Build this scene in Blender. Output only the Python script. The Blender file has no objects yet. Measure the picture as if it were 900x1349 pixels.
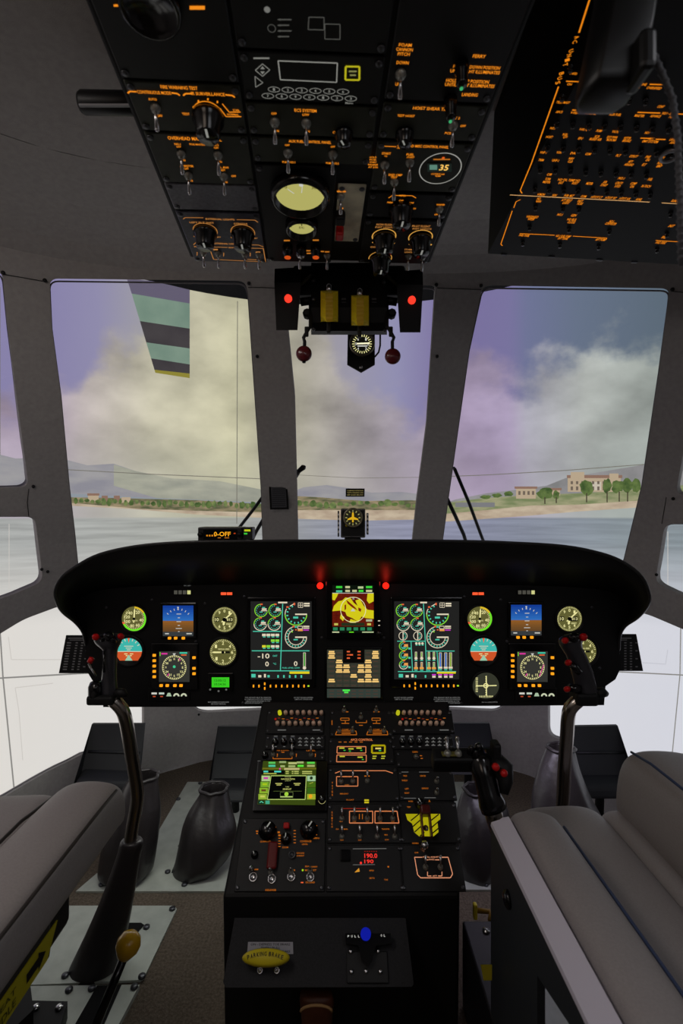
import bpy, bmesh, math, random
from mathutils import Matrix, Vector
from mathutils.geometry import delaunay_2d_cdt
random.seed(7)
SC = bpy.context.scene; COL = SC.collection
PI = math.pi
F = 680.0; CX = 450.0; CY = 674.5; EYE = Vector((0, 0, 1.1))
def P(px, py, d): return Vector(((px-CX)/F*d, d, EYE.z-(py-CY)/F*d))
def ray(px, py): return Vector(((px-CX)/F, 1.0, -(py-CY)/F))
# ------------------------------------------------------------- materials
def s2l(c): return c/12.92 if c <= .04045 else ((c+.055)/1.055)**2.4
def rgb(h):
    if isinstance(h, str): h = tuple(int(h[i:i+2], 16) for i in (0, 2, 4))
    return tuple(s2l(v/255) for v in h)+(1,)
_m = {}
def mat(name, col, rough=.6, metal=0, spec=.3, noise=None, bump=None, coat=0):
    if name in _m: return _m[name]
    m = bpy.data.materials.new(name); m.use_nodes = True; nt = m.node_tree; b = nt.nodes['Principled BSDF']
    b.inputs['Base Color'].default_value = rgb(col); b.inputs['Roughness'].default_value = rough
    b.inputs['Metallic'].default_value = metal; b.inputs['Specular IOR Level'].default_value = spec
    b.inputs['Coat Weight'].default_value = coat
    tc = nt.nodes.new('ShaderNodeTexCoord')
    if noise:
        sc, amt = noise
        n = nt.nodes.new('ShaderNodeTexNoise'); n.inputs['Scale'].default_value = sc; n.inputs['Detail'].default_value = 5
        nt.links.new(tc.outputs['Object'], n.inputs['Vector'])
        r = nt.nodes.new('ShaderNodeMapRange'); r.inputs['To Min'].default_value = 1-amt; r.inputs['To Max'].default_value = 1+amt
        r.inputs['From Min'].default_value = .3; r.inputs['From Max'].default_value = .7
        nt.links.new(n.outputs['Fac'], r.inputs['Value'])
        x = nt.nodes.new('ShaderNodeMix'); x.data_type = 'RGBA'; x.blend_type = 'MULTIPLY'; x.inputs[0].default_value = 1
        x.inputs[6].default_value = rgb(col); nt.links.new(r.outputs['Result'], x.inputs[7]); nt.links.new(x.outputs[2], b.inputs['Base Color'])
    if bump:
        sc, st = bump
        n = nt.nodes.new('ShaderNodeTexNoise'); n.inputs['Scale'].default_value = sc; n.inputs['Detail'].default_value = 3
        nt.links.new(tc.outputs['Object'], n.inputs['Vector'])
        u = nt.nodes.new('ShaderNodeBump'); u.inputs['Strength'].default_value = st; u.inputs['Distance'].default_value = .004
        nt.links.new(n.outputs['Fac'], u.inputs['Height']); nt.links.new(u.outputs['Normal'], b.inputs['Normal'])
    _m[name] = m; return m
def em(col, st=1.0):
    k = 'em_%s_%s' % (col, st)
    if k in _m: return _m[k]
    m = bpy.data.materials.new(k); m.use_nodes = True; nt = m.node_tree; nt.nodes.clear()
    e = nt.nodes.new('ShaderNodeEmission'); e.inputs['Color'].default_value = rgb(col); e.inputs['Strength'].default_value = st
    o = nt.nodes.new('ShaderNodeOutputMaterial'); nt.links.new(e.outputs[0], o.inputs[0]); _m[k] = m; return m
def em_noise(col, col2, scale, name, stretch=(1, 1, 1)):
    if name in _m: return _m[name]
    m = bpy.data.materials.new(name); m.use_nodes = True; nt = m.node_tree; nt.nodes.clear()
    tc = nt.nodes.new('ShaderNodeTexCoord'); mp = nt.nodes.new('ShaderNodeMapping'); mp.inputs['Scale'].default_value = stretch
    n = nt.nodes.new('ShaderNodeTexNoise'); n.inputs['Scale'].default_value = scale; n.inputs['Detail'].default_value = 6
    r = nt.nodes.new('ShaderNodeMapRange'); r.inputs['From Min'].default_value = .35; r.inputs['From Max'].default_value = .65
    x = nt.nodes.new('ShaderNodeMix'); x.data_type = 'RGBA'; x.inputs[6].default_value = rgb(col); x.inputs[7].default_value = rgb(col2)
    e = nt.nodes.new('ShaderNodeEmission'); o = nt.nodes.new('ShaderNodeOutputMaterial')
    L = nt.links.new
    L(tc.outputs['Object'], mp.inputs[0]); L(mp.outputs[0], n.inputs['Vector']); L(n.outputs['Fac'], r.inputs['Value']); L(r.outputs[0], x.inputs[0])
    L(x.outputs[2], e.inputs[0]); L(e.outputs[0], o.inputs[0]); _m[name] = m; return m
BLK = mat('black_paint', '121213', .55, spec=.25)
PANEL = mat('panel_black', '0d0d0e', .6, spec=.2, noise=(60, .15))
MOD = mat('module_black', '121214', .5, spec=.3, noise=(80, .15))
GLOSS = mat('black_gloss', '0b0b0d', .18, spec=.5)
HOOD = mat('glareshield_black', '141414', .5, spec=.3, bump=(500, .15))
TRIM = mat('cabin_trim', 'a4a09f', .85, spec=.1, noise=(90, .07), bump=(700, .25))
NOSE = mat('nose_trim', '8a8786', .85, spec=.1, noise=(90, .06), bump=(700, .25))
STEEL = mat('steel', 'c8c8ca', .25, 1)
CHROME = mat('dark_chrome', 'a29b94', .24, 1)
NUT = mat('switch_nut', '9a9a92', .4, .6)
ALU = mat('floor_aluminium', 'b4b9b0', .5, .25, noise=(25, .1))
SCREW = mat('screw', '55565a', .35, .8)
LEATHER = mat('leather_black', '2b2728', .36, spec=.5, bump=(22, .7))
SEAT = mat('seat_leather', '989291', .5, spec=.35, noise=(300, .06), bump=(900, .2))
SEATD = mat('seat_trim', '2b2a2c', .6)
YEL = mat('yellow_paint', 'cdbb22', .45)
RED = mat('red_plastic', 'c01818', .3)
OR = em('ff8a1c', .85); ORD = em('e07a22', .55); AMB = em('ffa21e', 1.1); WHT = em('d8d8d0', .8); GRYL = em('9a9a96', .35)
GRN = em('3cff46', .9); YL = em('e8e04a', .95)
# ------------------------------------------------------------- mesh builder
W = {}
def bmdata(bm):
    bm.verts.index_update()
    d = [v.co.copy() for v in bm.verts], [[v.index for v in f.verts] for f in bm.faces]; bm.free(); return d
_tx = {}
def textdata(s):
    if s in _tx: return _tx[s]
    c = bpy.data.curves.new('t', 'FONT'); c.body = s; c.size = 1; c.resolution_u = 2; c.offset = .016
    o = bpy.data.objects.new('t', c); me = bpy.data.meshes.new_from_object(o)
    v = [x.co.copy() for x in me.vertices]; f = [list(p.vertices) for p in me.polygons]
    if v:
        x0 = min(a.x for a in v); x1 = max(a.x for a in v); y0 = min(a.y for a in v); y1 = max(a.y for a in v)
        v = [Vector(((a.x-x0)/(x1-x0)-.5, (a.y-y0)/max(1e-6, y1-y0)-.5, 0)) for a in v]
    bpy.data.objects.remove(o); bpy.data.curves.remove(c); bpy.data.meshes.remove(me)
    _tx[s] = (v, f); return v, f
class MB:
    def __init__(s): s.v = []; s.f = []; s.mi = []; s.sm = []; s.mats = []
    def add(s, v, f, m, M=None, smooth=False):
        if m not in s.mats: s.mats.append(m)
        k = s.mats.index(m); o = len(s.v)
        s.v += [(M @ Vector(a)) if M else Vector(a) for a in v]
        for q in f: s.f.append([i+o for i in q]); s.mi.append(k); s.sm.append(smooth)
        return s
    def box(s, c, sz, m, M=None, bev=0, seg=2, smooth=False):
        bm = bmesh.new(); bmesh.ops.create_cube(bm, size=1)
        for v in bm.verts: v.co = Vector((v.co.x*sz[0], v.co.y*sz[1], v.co.z*sz[2]))+Vector(c)
        if bev: bmesh.ops.bevel(bm, geom=bm.edges[:], offset=bev, segments=seg, profile=.5, affect='EDGES')
        return s.add(*bmdata(bm), m, M, smooth)
    def lathe(s, prof, m, M=None, seg=20, smooth=True):   # profile of (r, z)
        v = []; f = []; n = len(prof)
        for r, z in prof:
            for k in range(seg): v.append((r*math.cos(2*PI*k/seg), r*math.sin(2*PI*k/seg), z))
        for i in range(n-1):
            for k in range(seg):
                k2 = (k+1) % seg; f.append([i*seg+k, i*seg+k2, (i+1)*seg+k2, (i+1)*seg+k])
        if prof[0][0] > 1e-5: f.append(list(range(seg))[::-1])
        if prof[-1][0] > 1e-5: f.append([(n-1)*seg+k for k in range(seg)])
        return s.add(v, f, m, M, smooth)
    def tube(s, pts, r, m, M=None, seg=12, smooth=True):
        pts = [Vector(p) for p in pts]; n = len(pts); rs = r if isinstance(r, (list, tuple)) else [r]*n
        v = []; f = []; nrm = None
        for i in range(n):
            t = (pts[min(i+1, n-1)]-pts[max(i-1, 0)]).normalized()
            if nrm is None: nrm = t.orthogonal().normalized()
            nrm = (nrm-t*nrm.dot(t)).normalized(); b = t.cross(nrm)
            for k in range(seg):
                a = 2*PI*k/seg; v.append(pts[i]+(nrm*math.cos(a)+b*math.sin(a))*rs[i])
        for i in range(n-1):
            for k in range(seg):
                k2 = (k+1) % seg; f.append([i*seg+k, i*seg+k2, (i+1)*seg+k2, (i+1)*seg+k])
        f.append(list(range(seg))[::-1]); f.append([(n-1)*seg+k for k in range(seg)])
        return s.add(v, f, m, M, smooth)
    def prism(s, poly, z0, z1, m, M=None):
        n = len(poly); v = [(x, y, z0) for x, y in poly]+[(x, y, z1) for x, y in poly]
        f = [list(range(n))[::-1], [n+i for i in range(n)]]+[[i, (i+1) % n, n+(i+1) % n, n+i] for i in range(n)]
        return s.add(v, f, m, M)
    def loft(s, rings, m, M=None, smooth=True, caps=True, closed=True):
        n = len(rings[0]); v = [p for r in rings for p in r]; f = []
        for i in range(len(rings)-1):
            for k in range(n if closed else n-1):
                k2 = (k+1) % n; f.append([i*n+k, i*n+k2, (i+1)*n+k2, (i+1)*n+k])
        if caps: f.append(list(range(n))[::-1]); f.append([(len(rings)-1)*n+k for k in range(n)])
        return s.add(v, f, m, M, smooth)
    # flat marks in the xy plane of M at height w
    def poly(s, pts, w, m, M=None): return s.add([(x, y, w) for x, y in pts], [list(range(len(pts)))], m, M)
    def rect(s, x0, y0, x1, y1, w, m, M=None): return s.poly([(x0, y0), (x1, y0), (x1, y1), (x0, y1)], w, m, M)
    def line(s, p, q, wd, w, m, M=None):
        p = Vector(p); q = Vector(q); d = q-p
        if d.length < 1e-7: return s
        n = Vector((-d.y, d.x)).normalized()*wd/2
        return s.poly([p+n, p-n, q-n, q+n], w, m, M)
    def pline(s, pts, wd, w, m, M=None, close=False):
        for a, b in zip(pts, pts[1:]+(pts[:1] if close else [])):
            if a is not b: s.line(a, b, wd, w, m, M)
        return s
    def arc(s, c, r, a0, a1, wd, w, m, M=None, ry=None, n=None):   # degrees, clockwise from twelve o'clock
        n = n or max(6, int(abs(a1-a0)/10)); ry = ry or r; v = []
        for i in range(n+1):
            a = math.radians(a0+(a1-a0)*i/n); sx, cy = math.sin(a), math.cos(a)
            v += [(c[0]+(r-wd/2)*sx, c[1]+(ry-wd/2)*cy, w), (c[0]+(r+wd/2)*sx, c[1]+(ry+wd/2)*cy, w)]
        return s.add(v, [[2*i, 2*i+2, 2*i+3, 2*i+1] for i in range(n)], m, M)
    def disc(s, c, r, w, m, M=None, n=32, ry=None):
        ry = ry or r; return s.poly([(c[0]+r*math.cos(2*PI*k/n), c[1]+ry*math.sin(2*PI*k/n)) for k in range(n)], w, m, M)
    def text(s, t, c, wd, h, w, m, M=None, ang=0):
        v, f = textdata(t); ca, sa = math.cos(ang), math.sin(ang)
        return s.add([(c[0]+a.x*wd*ca-a.y*h*sa, c[1]+a.x*wd*sa+a.y*h*ca, w) for a in v], f, m, M)
    def mesh(s, name, inv=None):
        me = bpy.data.meshes.new(name); me.from_pydata([tuple((inv @ a) if inv else a) for a in s.v], [], s.f)
        for m in s.mats: me.materials.append(m)
        me.polygons.foreach_set('material_index', s.mi); me.polygons.foreach_set('use_smooth', s.sm); me.update(); return me
    def build(s, name, parent=None, loc=None):
        T = W[parent] if parent else Matrix.Translation(loc if loc is not None else (0, 0, 0))
        o = bpy.data.objects.new(name, s.mesh(name, T.inverted())); COL.objects.link(o)
        if parent: o.parent = parent
        else: o.matrix_world = T
        W[o] = T.copy(); return o
def put(name, me, parent, M):      # one more object of a shared mesh, standing at world matrix M
    o = bpy.data.objects.new(name, me); COL.objects.link(o); o.parent = parent; o.matrix_local = W[parent].inverted() @ M; W[o] = M.copy(); return o
def thing(name, label, cat, loc, group=None):
    o = bpy.data.objects.new(name, None); o.empty_display_size = .05; COL.objects.link(o); o.matrix_world = Matrix.Translation(loc); W[o] = o.matrix_world.copy()
    return tag(o, label, cat, group)
def tag(o, label, cat, group=None):
    o['label'] = label; o['category'] = cat
    if group: o['group'] = group
    return o
def struct(o): o['kind'] = 'structure'; return o
def subsurf(o, n=2):
    m = o.modifiers.new('s', 'SUBSURF'); m.levels = n; m.render_levels = n; return o
class Plane:           # a working plane: x right, y up the panel, z out of it
    def __init__(s, o, x, y):
        s.o = Vector(o); s.x = Vector(x).normalized(); s.z = s.x.cross(Vector(y)).normalized(); s.y = s.z.cross(s.x)
        s.M = Matrix(((s.x.x, s.y.x, s.z.x, s.o.x), (s.x.y, s.y.y, s.z.y, s.o.y), (s.x.z, s.y.z, s.z.z, s.o.z), (0, 0, 0, 1)))
    def __call__(s, px, py):
        r = ray(px, py); t = (s.o-EYE).dot(s.z)/r.dot(s.z); p = EYE+r*t-s.o
        return Vector((p.dot(s.x), p.dot(s.y)))
    def world(s, px, py, w=0): a = s(px, py); return s.M @ Vector((a.x, a.y, w))
    def at(s, px, py, w=0, rot=0): a = s(px, py); return s.M @ Matrix.Translation((a.x, a.y, w)) @ Matrix.Rotation(rot, 4, 'Z')
    def size(s, px, py): return (s(px+2, py)-s(px-2, py)).length/4, (s(px, py+2)-s(px, py-2)).length/4
class Pen:             # draws marks on a plane
    def __init__(s, pl, w=.0006, mb=None): s.p = pl; s.w = w; s.b = mb or MB()
    def rect(s, x0, y0, x1, y1, m, dw=0): s.b.poly([s.p(x0, y1), s.p(x1, y1), s.p(x1, y0), s.p(x0, y0)], s.w+dw, m, s.p.M)
    def poly(s, pts, m, dw=0): s.b.poly([s.p(*a) for a in pts], s.w+dw, m, s.p.M)
    def line(s, pts, m, wd=1.0, close=False, dw=0):
        k = s.p.size(*pts[0])[0]; s.b.pline([s.p(*a) for a in pts], wd*k, s.w+dw, m, s.p.M, close)
    def text(s, t, cx, cy, w, h, m, dw=0, ang=0):
        k = s.p.size(cx, cy); s.b.text(t, s.p(cx, cy), w*k[0], h*k[1], s.w+dw, m, s.p.M, ang)
    def arc(s, cx, cy, r, a0, a1, m, wd=1.2, dw=0):
        k = s.p.size(cx, cy)[0]; s.b.arc(s.p(cx, cy), r*k, a0, a1, wd*k, s.w+dw, m, s.p.M)
    def disc(s, cx, cy, r, m, dw=0): s.b.disc(s.p(cx, cy), r*s.p.size(cx, cy)[0], s.w+dw, m, s.p.M)
    def build(s, name, parent): return s.b.build(name, parent)
# ------------------------------------------------------------- camera, light
cd = bpy.data.cameras.new('camera'); cam = bpy.data.objects.new('camera', cd); COL.objects.link(cam)
cam.location = EYE; cam.rotation_euler = (PI/2, 0, 0); cd.sensor_fit = 'VERTICAL'; cd.sensor_height = 36; cd.lens = 36*F/1349; cd.clip_start = .02
cd.dof.use_dof = True; cd.dof.focus_distance = 1.45; cd.dof.aperture_fstop = 7
SC.camera = cam
wd = bpy.data.worlds.new('world'); SC.world = wd; wd.use_nodes = True
wd.node_tree.nodes['Background'].inputs[0].default_value = (.02, .02, .022, 1); wd.node_tree.nodes['Background'].inputs[1].default_value = .3
SC.view_settings.view_transform = 'Standard'; SC.view_settings.look = 'None'; SC.view_settings.exposure = 0; SC.view_settings.gamma = 1
SC.view_settings.use_curve_mapping = False
def area(name, loc, target, size, power, col):
    l = bpy.data.lights.new(name, 'AREA'); l.shape = 'RECTANGLE'; l.size = size[0]; l.size_y = size[1]; l.energy = power; l.color = col
    o = bpy.data.objects.new(name, l); COL.objects.link(o); o.location = loc
    o.rotation_euler = (Vector(target)-Vector(loc)).to_track_quat('-Z', 'Y').to_euler(); return o
area('rear_fill', (-.6, -.9, 1.62), (-.4, 1.2, 1.0), (.6, .5), 1.9, (1, .8, .66))  # warm fill added out of view behind the camera
area('rear_fill', (.6, -.9, 1.62), (.3, 1.2, 1.0), (.6, .5), 1.9, (.95, .96, 1))  # cool fill added out of view behind the camera
for sx, c in ((-1, (1, .92, .86)), (1, (.95, .95, 1))):
    area('seat_fill', (sx*.72, .35, 1.74), (sx*.72, .55, 0), (.3, .6), 3.6 if sx < 0 else 4.6, c)  # fill added under the roof to brighten seats and carpet
    area('floor_fill', (sx*.45, 1.47, .56), (sx*.5, 1.62, 0), (.5, .06), 1.0, (.97, 1, .95) if sx < 0 else (.85, .78, 1))  # fill added under the panel to brighten floor plates and nose wall
# ------------------------------------------------------------- cabin shell
KEYS = [(-.05, 2.36, 1.16), (0, 2.36, 1.16), (.5, 2.27, 1.17), (1.0, 1.95, 1.16), (1.72, 1.345, 1.12), (1.75, 1.29, 1.08), (1.77, 1.19, .99), (1.78, 1.04, .86)]
def prof(z):
    if z <= KEYS[0][0]: return KEYS[0][1:]
    for a, b in zip(KEYS, KEYS[1:]):
        if z <= b[0]:
            t = (z-a[0])/(b[0]-a[0]); return a[1]+(b[1]-a[1])*t, a[2]+(b[2]-a[2])*t
    return KEYS[-1][1:]
NE = 3.4
def rad(az, z):
    yc, w = prof(z); return ((abs(math.sin(az))/w)**NE+(abs(math.cos(az))/yc)**NE)**(-1/NE)
def shell(az, z, off=0): r = rad(az, z)+off; return Vector((r*math.sin(az), r*math.cos(az), z))
def hit(px, py):
    az = math.atan((px-CX)/F); k = (CY-py)/F*math.cos(az); lo, hi = 0, 4
    for _ in range(50):
        r = (lo+hi)/2
        if r < rad(az, min(1.78, EYE.z+r*k)): lo = r
        else: hi = r
    return az, EYE.z+lo*k
def rounded(pts, rd=9, n=5):
    out = []; N = len(pts)
    for i in range(N):
        a, b, c = (Vector(pts[(i+k) % N]) for k in (-1, 0, 1))
        d1 = min(rd, (a-b).length/2.2); d2 = min(rd, (c-b).length/2.2)
        p = b+(a-b).normalized()*d1; q = b+(c-b).normalized()*d2
        if abs((a-b).normalized().dot((c-b).normalized())) > .985: out.append(b); continue
        for k in range(n+1):
            t = k/n; out.append(p*(1-t)**2+b*2*t*(1-t)+q*t*t)
    return out
WIN = [
 ('left windshield', [(65, 367), (322, 370), (327, 385), (336, 520), (344, 640), (347, 730), (104, 760), (98, 700), (91, 640), (80, 520), (68, 430)]),
 ('centre windshield', [(372, 375), (574, 376), (573, 388), (562, 560), (549, 660), (541, 735), (393, 735), (391, 640), (388, 520), (380, 440)]),
 ('right windshield', [(636, 376), (882, 380), (880, 400), (868, 490), (846, 640), (820, 748), (580, 735), (590, 660), (604, 560), (618, 460)]),
 ('left upper side', [(3, 358), (10, 430), (24, 540), (38, 642), (-60, 645), (-170, 640), (-150, 420), (-90, 335)]),
 ('left lower side', [(46, 680), (57, 766), (20, 782), (-70, 815), (-160, 850), (-170, 690), (-60, 680)]),
 ('right upper side', [(905, 570), (890, 652), (980, 655), (1080, 650), (1060, 430), (1000, 345), (935, 420)]),
 ('right lower side', [(876, 690), (863, 768), (900, 785), (980, 815), (1070, 860), (1080, 700), (980, 690)]),
 ('left chin', [(-130, 945), (-60, 870), (0, 835), (31, 816), (73, 800.5), (130, 788), (180, 800), (189, 850), (190, 970), (150, 980), (110, 993), (60, 1018), (0, 1053), (-60, 1098), (-130, 1165)]),
 ('right chin', [(720, 800), (790, 795), (853, 809), (900, 829), (960, 860), (1030, 925), (1040, 1155), (960, 1084), (900, 1045), (828, 1006), (790, 987), (750, 976), (722, 970), (722, 900)]),
 ('nose', [(250, 860), (668, 860), (668, 925), (655, 937), (590, 934), (348, 935), (265, 939), (250, 927)]),
]
holes = []
for nm, pts in WIN:
    dense = []
    rp = rounded(pts, 12 if nm != 'nose' else 14)
    for a, b in zip(rp, rp[1:]+rp[:1]):
        n = max(1, int((b-a).length/14))
        dense += [a+(b-a)*(k/n) for k in range(n)]
    holes.append((nm, [hit(*p) for p in dense]))
def inside(p, poly):
    c = False; n = len(poly)
    for i in range(n):
        (x1, y1), (x2, y2) = poly[i], poly[(i+1) % n]
        if (y1 > p[1]) != (y2 > p[1]) and p[0] < (x2-x1)*(p[1]-y1)/(y2-y1)+x1: c = not c
    return c
AZ = math.radians(100); ZT = 1.78; ZB = -.03
zs = [ZB]+[.05+.05*k for k in range(34)]+[1.72, 1.735, 1.745, 1.755, 1.763, 1.77, ZT]
azs = [-AZ+2*AZ*i/90 for i in range(91)]
vin = []; edges = []
ring = [(a, ZB) for a in azs]+[(AZ, z) for z in zs[1:-1]]+[(a, ZT) for a in reversed(azs)]+[(-AZ, z) for z in reversed(zs[1:-1])]
vin += ring; edges += [(i, (i+1) % len(ring)) for i in range(len(ring))]
for nm, h in holes:
    o = len(vin); vin += h; edges += [(o+i, o+(i+1) % len(h)) for i in range(len(h))]
for a in azs[1:-1]:
    for z in zs[1:-1]:
        if not any(inside((a, z), h) for _, h in holes): vin.append((a, z))
vo, eo, fo, *_ = delaunay_2d_cdt([Vector(v) for v in vin], edges, [], 0, 1e-6)
fk = []
for f in fo:
    c = sum((vo[i] for i in f), Vector((0, 0)))/len(f)
    if not any(inside(c, h) for _, h in holes): fk.append(list(f))
mb = MB(); mb.add([shell(v.x, v.y) for v in vo], fk, TRIM, smooth=False)
wf = struct(mb.build('wall_front'))
sm = wf.modifiers.new('t', 'SOLIDIFY'); sm.thickness = .022; sm.offset = 1
# make the panel face inward, thickness outward
bm = bmesh.new(); bm.from_mesh(wf.data); bmesh.ops.recalc_face_normals(bm, faces=bm.faces)
f0 = max(bm.faces, key=lambda f: f.calc_area()); c = f0.calc_center_median()
if f0.normal.dot(Vector((c.x, c.y, 0))) < 0: bmesh.ops.reverse_faces(bm, faces=bm.faces)
bm.to_mesh(wf.data); bm.free()
mb = MB(); rings = []
for z in zs: rings.append([shell(AZ+(2*PI-2*AZ)*k/24, z) for k in range(25)])
mb.loft(rings, TRIM, caps=False, closed=False); struct(mb.build('wall_rear'))
mb = MB(); top = [shell(2*PI*k/72, ZT) for k in range(72)]
mb.add(top+[Vector((p.x*.5, p.y*.5, ZT+.02)) for p in top]+[Vector((0, 0, ZT+.025))], [[k, (k+1) % 72, 72+(k+1) % 72, 72+k] for k in range(72)]+[[72+k, 72+(k+1) % 72, 144] for k in range(72)], TRIM, smooth=True)
struct(mb.build('ceiling'))
# headliner cover over the left of the roof, its curved rear edge shows
# floor
CARPET = mat('carpet', '655b50', .95, spec=.05, noise=(160, .35), bump=(420, .9))
mb = MB(); fl = [shell(2*PI*k/72, 0) for k in range(72)]
mb.poly([(p.x, p.y) for p in fl], 0, CARPET); struct(mb.build('floor'))
# panes
gm = bpy.data.materials.new('glass'); gm.use_nodes = True; nt = gm.node_tree; nt.nodes.clear()
tr = nt.nodes.new('ShaderNodeBsdfTransparent'); gl = nt.nodes.new('ShaderNodeBsdfGlossy'); gl.inputs['Roughness'].default_value = .02
fr = nt.nodes.new('ShaderNodeFresnel'); fr.inputs[0].default_value = 1.3; mx = nt.nodes.new('ShaderNodeMixShader'); ou = nt.nodes.new('ShaderNodeOutputMaterial')
tr.inputs[0].default_value = (.97, .97, .97, 1)
nt.links.new(fr.outputs[0], mx.inputs[0]); nt.links.new(tr.outputs[0], mx.inputs[1]); nt.links.new(gl.outputs[0], mx.inputs[2]); nt.links.new(mx.outputs[0], ou.inputs[0])
SEAL = mat('window_seal', '1b1a1c', .5)
for i, (nm, h) in enumerate(holes):
    mn = [min(p[k] for p in h) for k in (0, 1)]; mxx = [max(p[k] for p in h) for k in (0, 1)]
    pin = list(h); n0 = len(h); ed = [(k, (k+1) % n0) for k in range(n0)]
    for a in range(1, 8):
        for z in range(1, 6):
            q = (mn[0]+(mxx[0]-mn[0])*a/8, mn[1]+(mxx[1]-mn[1])*z/6)
            if inside(q, h): pin.append(q)
    v2, e2, f2, *_ = delaunay_2d_cdt([Vector(p) for p in pin], ed, [], 1, 1e-6)
    mb = MB(); mb.add([shell(p.x, p.y, .012) for p in v2], [list(f) for f in f2], gm)
    w = struct(mb.build('window_%d' % (i+1)))
    mb = MB(); mb.tube([shell(a, z, .017) for a, z in h]+[shell(*h[0], .017)], .0022, mat('seal_grey', '6f6c70', .5), seg=6)
    mb.build('window_seal', w)
# pillar seams and trim screws
mb = MB()
def seam(pts, wd=.0018, m=SEAL):
    q = [shell(*hit(*p), -.0012) for p in pts]; mb.tube(q, wd/2, m, seg=5)
for pts in ([(6, 362), (30, 366), (64, 372)], [(327, 379), (345, 379), (366, 380)], [(576, 380), (605, 381), (634, 382)], [(884, 384), (905, 386), (930, 388)],
            [(38, 644), (36, 662), (38, 680)], [(878, 655), (872, 690)]): seam(pts)
struct(mb.build('trim_1'))
mb = MB()
for p in [(4, 360), (59, 370), (328, 374), (575, 376), (634, 377), (886, 382), (44, 641), (55, 750), (63, 753), (865, 757), (262, 941), (887, 657), (576, 470), (339, 470)]:
    q = shell(*hit(*p), -.002); mb.lathe([(0, .004), (.0045, .003), (.005, 0)], SEAL, Matrix.Translation(q) @ Vector((-q.x, -q.y, .2)).to_track_quat('Z', 'Y').to_matrix().to_4x4(), seg=10)
struct(mb.build('trim_2'))
# ------------------------------------------------------------- projection screen around the nose
RS = 2.9
def scr(px, py, off=0):
    az = math.atan((px-CX)/F); r = RS-off; return Vector((r*math.sin(az), r*math.cos(az), EYE.z+(CY-py)/F*RS*math.cos(az)))
def ztop(az): return 2.26+.45*(az)**2
sm_ = bpy.data.materials.new('screen_picture'); sm_.use_nodes = True; nt = sm_.node_tree; nt.nodes.clear(); L = nt.links.new; N = nt.nodes.new
uv = N('ShaderNodeUVMap'); sep = N('ShaderNodeSeparateXYZ'); L(uv.outputs[0], sep.inputs[0])
def ramp(inp, stops, interp='B_SPLINE'):
    r = N('ShaderNodeValToRGB'); L(inp, r.inputs[0]); e = r.color_ramp; e.interpolation = interp
    while len(e.elements) < len(stops): e.elements.new(.5)
    for el, (p, c) in zip(e.elements, stops): el.position = p; el.color = c if len(c) == 4 else rgb(c)
    return r
def T(px): return (math.degrees(math.atan((px-CX)/F))+60)/120
sky = ramp(sep.outputs[0], [(T(x), c) for x, c in [(60, (138, 132, 172)), (130, (146, 142, 175)), (190, (160, 158, 166)), (250, (178, 172, 156)), (330, (172, 168, 150)), (430, (160, 156, 164)), (520, (148, 146, 180)), (590, (124, 113, 160)), (672, (122, 117, 160)), (695, (112, 118, 152)), (760, (104, 116, 138)), (870, (94, 108, 122))]], 'LINEAR')
cld = ramp(sep.outputs[0], [(T(x), c) for x, c in [(60, (176, 160, 180)), (110, (190, 180, 178)), (200, (204, 199, 176)), (310, (198, 194, 164)), (400, (180, 175, 160)), (470, (172, 165, 166)), (540, (168, 158, 174)), (610, (170, 154, 182)), (672, (168, 154, 182)), (695, (172, 170, 182)), (770, (180, 184, 180)), (880, (166, 174, 168))]], 'LINEAR')
def zat(px, py): az = math.atan((px-CX)/F); return EYE.z+(CY-py)/F*RS*math.cos(az)
def g(v): return (v, v, v, 1)
bnd = ramp(sep.outputs[0], [(T(x), g((zat(x, y)-1)/1.5)) for x, y in [(0, 540), (80, 520), (150, 470), (215, 420), (260, 340), (340, 300), (410, 410), (460, 500), (540, 545), (600, 480), (660, 495), (735, 470), (800, 450), (880, 440)]], 'EASE')
mp = N('ShaderNodeMapping'); L(uv.outputs[0], mp.inputs[0]); mp.inputs['Scale'].default_value = (11, 2.0, 1)
n1 = N('ShaderNodeTexNoise'); n1.inputs['Scale'].default_value = 1.7; n1.inputs['Detail'].default_value = 7; n1.inputs['Roughness'].default_value = .55; L(mp.outputs[0], n1.inputs['Vector'])
def math_(op, a, b, c=None):
    m = N('ShaderNodeMath'); m.operation = op
    for i, q in enumerate((a, b, c)):
        if q is None: continue
        if isinstance(q, (int, float)): m.inputs[i].default_value = q
        else: L(q, m.inputs[i])
    return m.outputs[0]
zz = sep.outputs[1]                      # height in metres
b_ = math_('MULTIPLY_ADD', bnd.outputs[0], 1.5, 1.0)
d_ = math_('SUBTRACT', b_, zz); d_ = math_('MULTIPLY_ADD', math_('SUBTRACT', n1.outputs['Fac'], .5), .75, d_)
mr = N('ShaderNodeMapRange'); mr.interpolation_type = 'SMOOTHSTEP'; mr.inputs['From Min'].default_value = -.09; mr.inputs['From Max'].default_value = .12; L(d_, mr.inputs['Value'])
def mix(f, a, b, bt='MIX'):
    x = N('ShaderNodeMix'); x.data_type = 'RGBA'; x.blend_type = bt
    for i, q in ((0, f), (6, a), (7, b)):
        if isinstance(q, (int, float)): x.inputs[i].default_value = q
        elif isinstance(q, tuple): x.inputs[i].default_value = q
        else: L(q, x.inputs[i])
    return x.outputs[2]
mp2 = N('ShaderNodeMapping'); L(uv.outputs[0], mp2.inputs[0]); mp2.inputs['Scale'].default_value = (11, 2.6, 1)
n2 = N('ShaderNodeTexNoise'); n2.inputs['Scale'].default_value = 1.3; n2.inputs['Detail'].default_value = 8; L(mp2.outputs[0], n2.inputs['Vector'])
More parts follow.
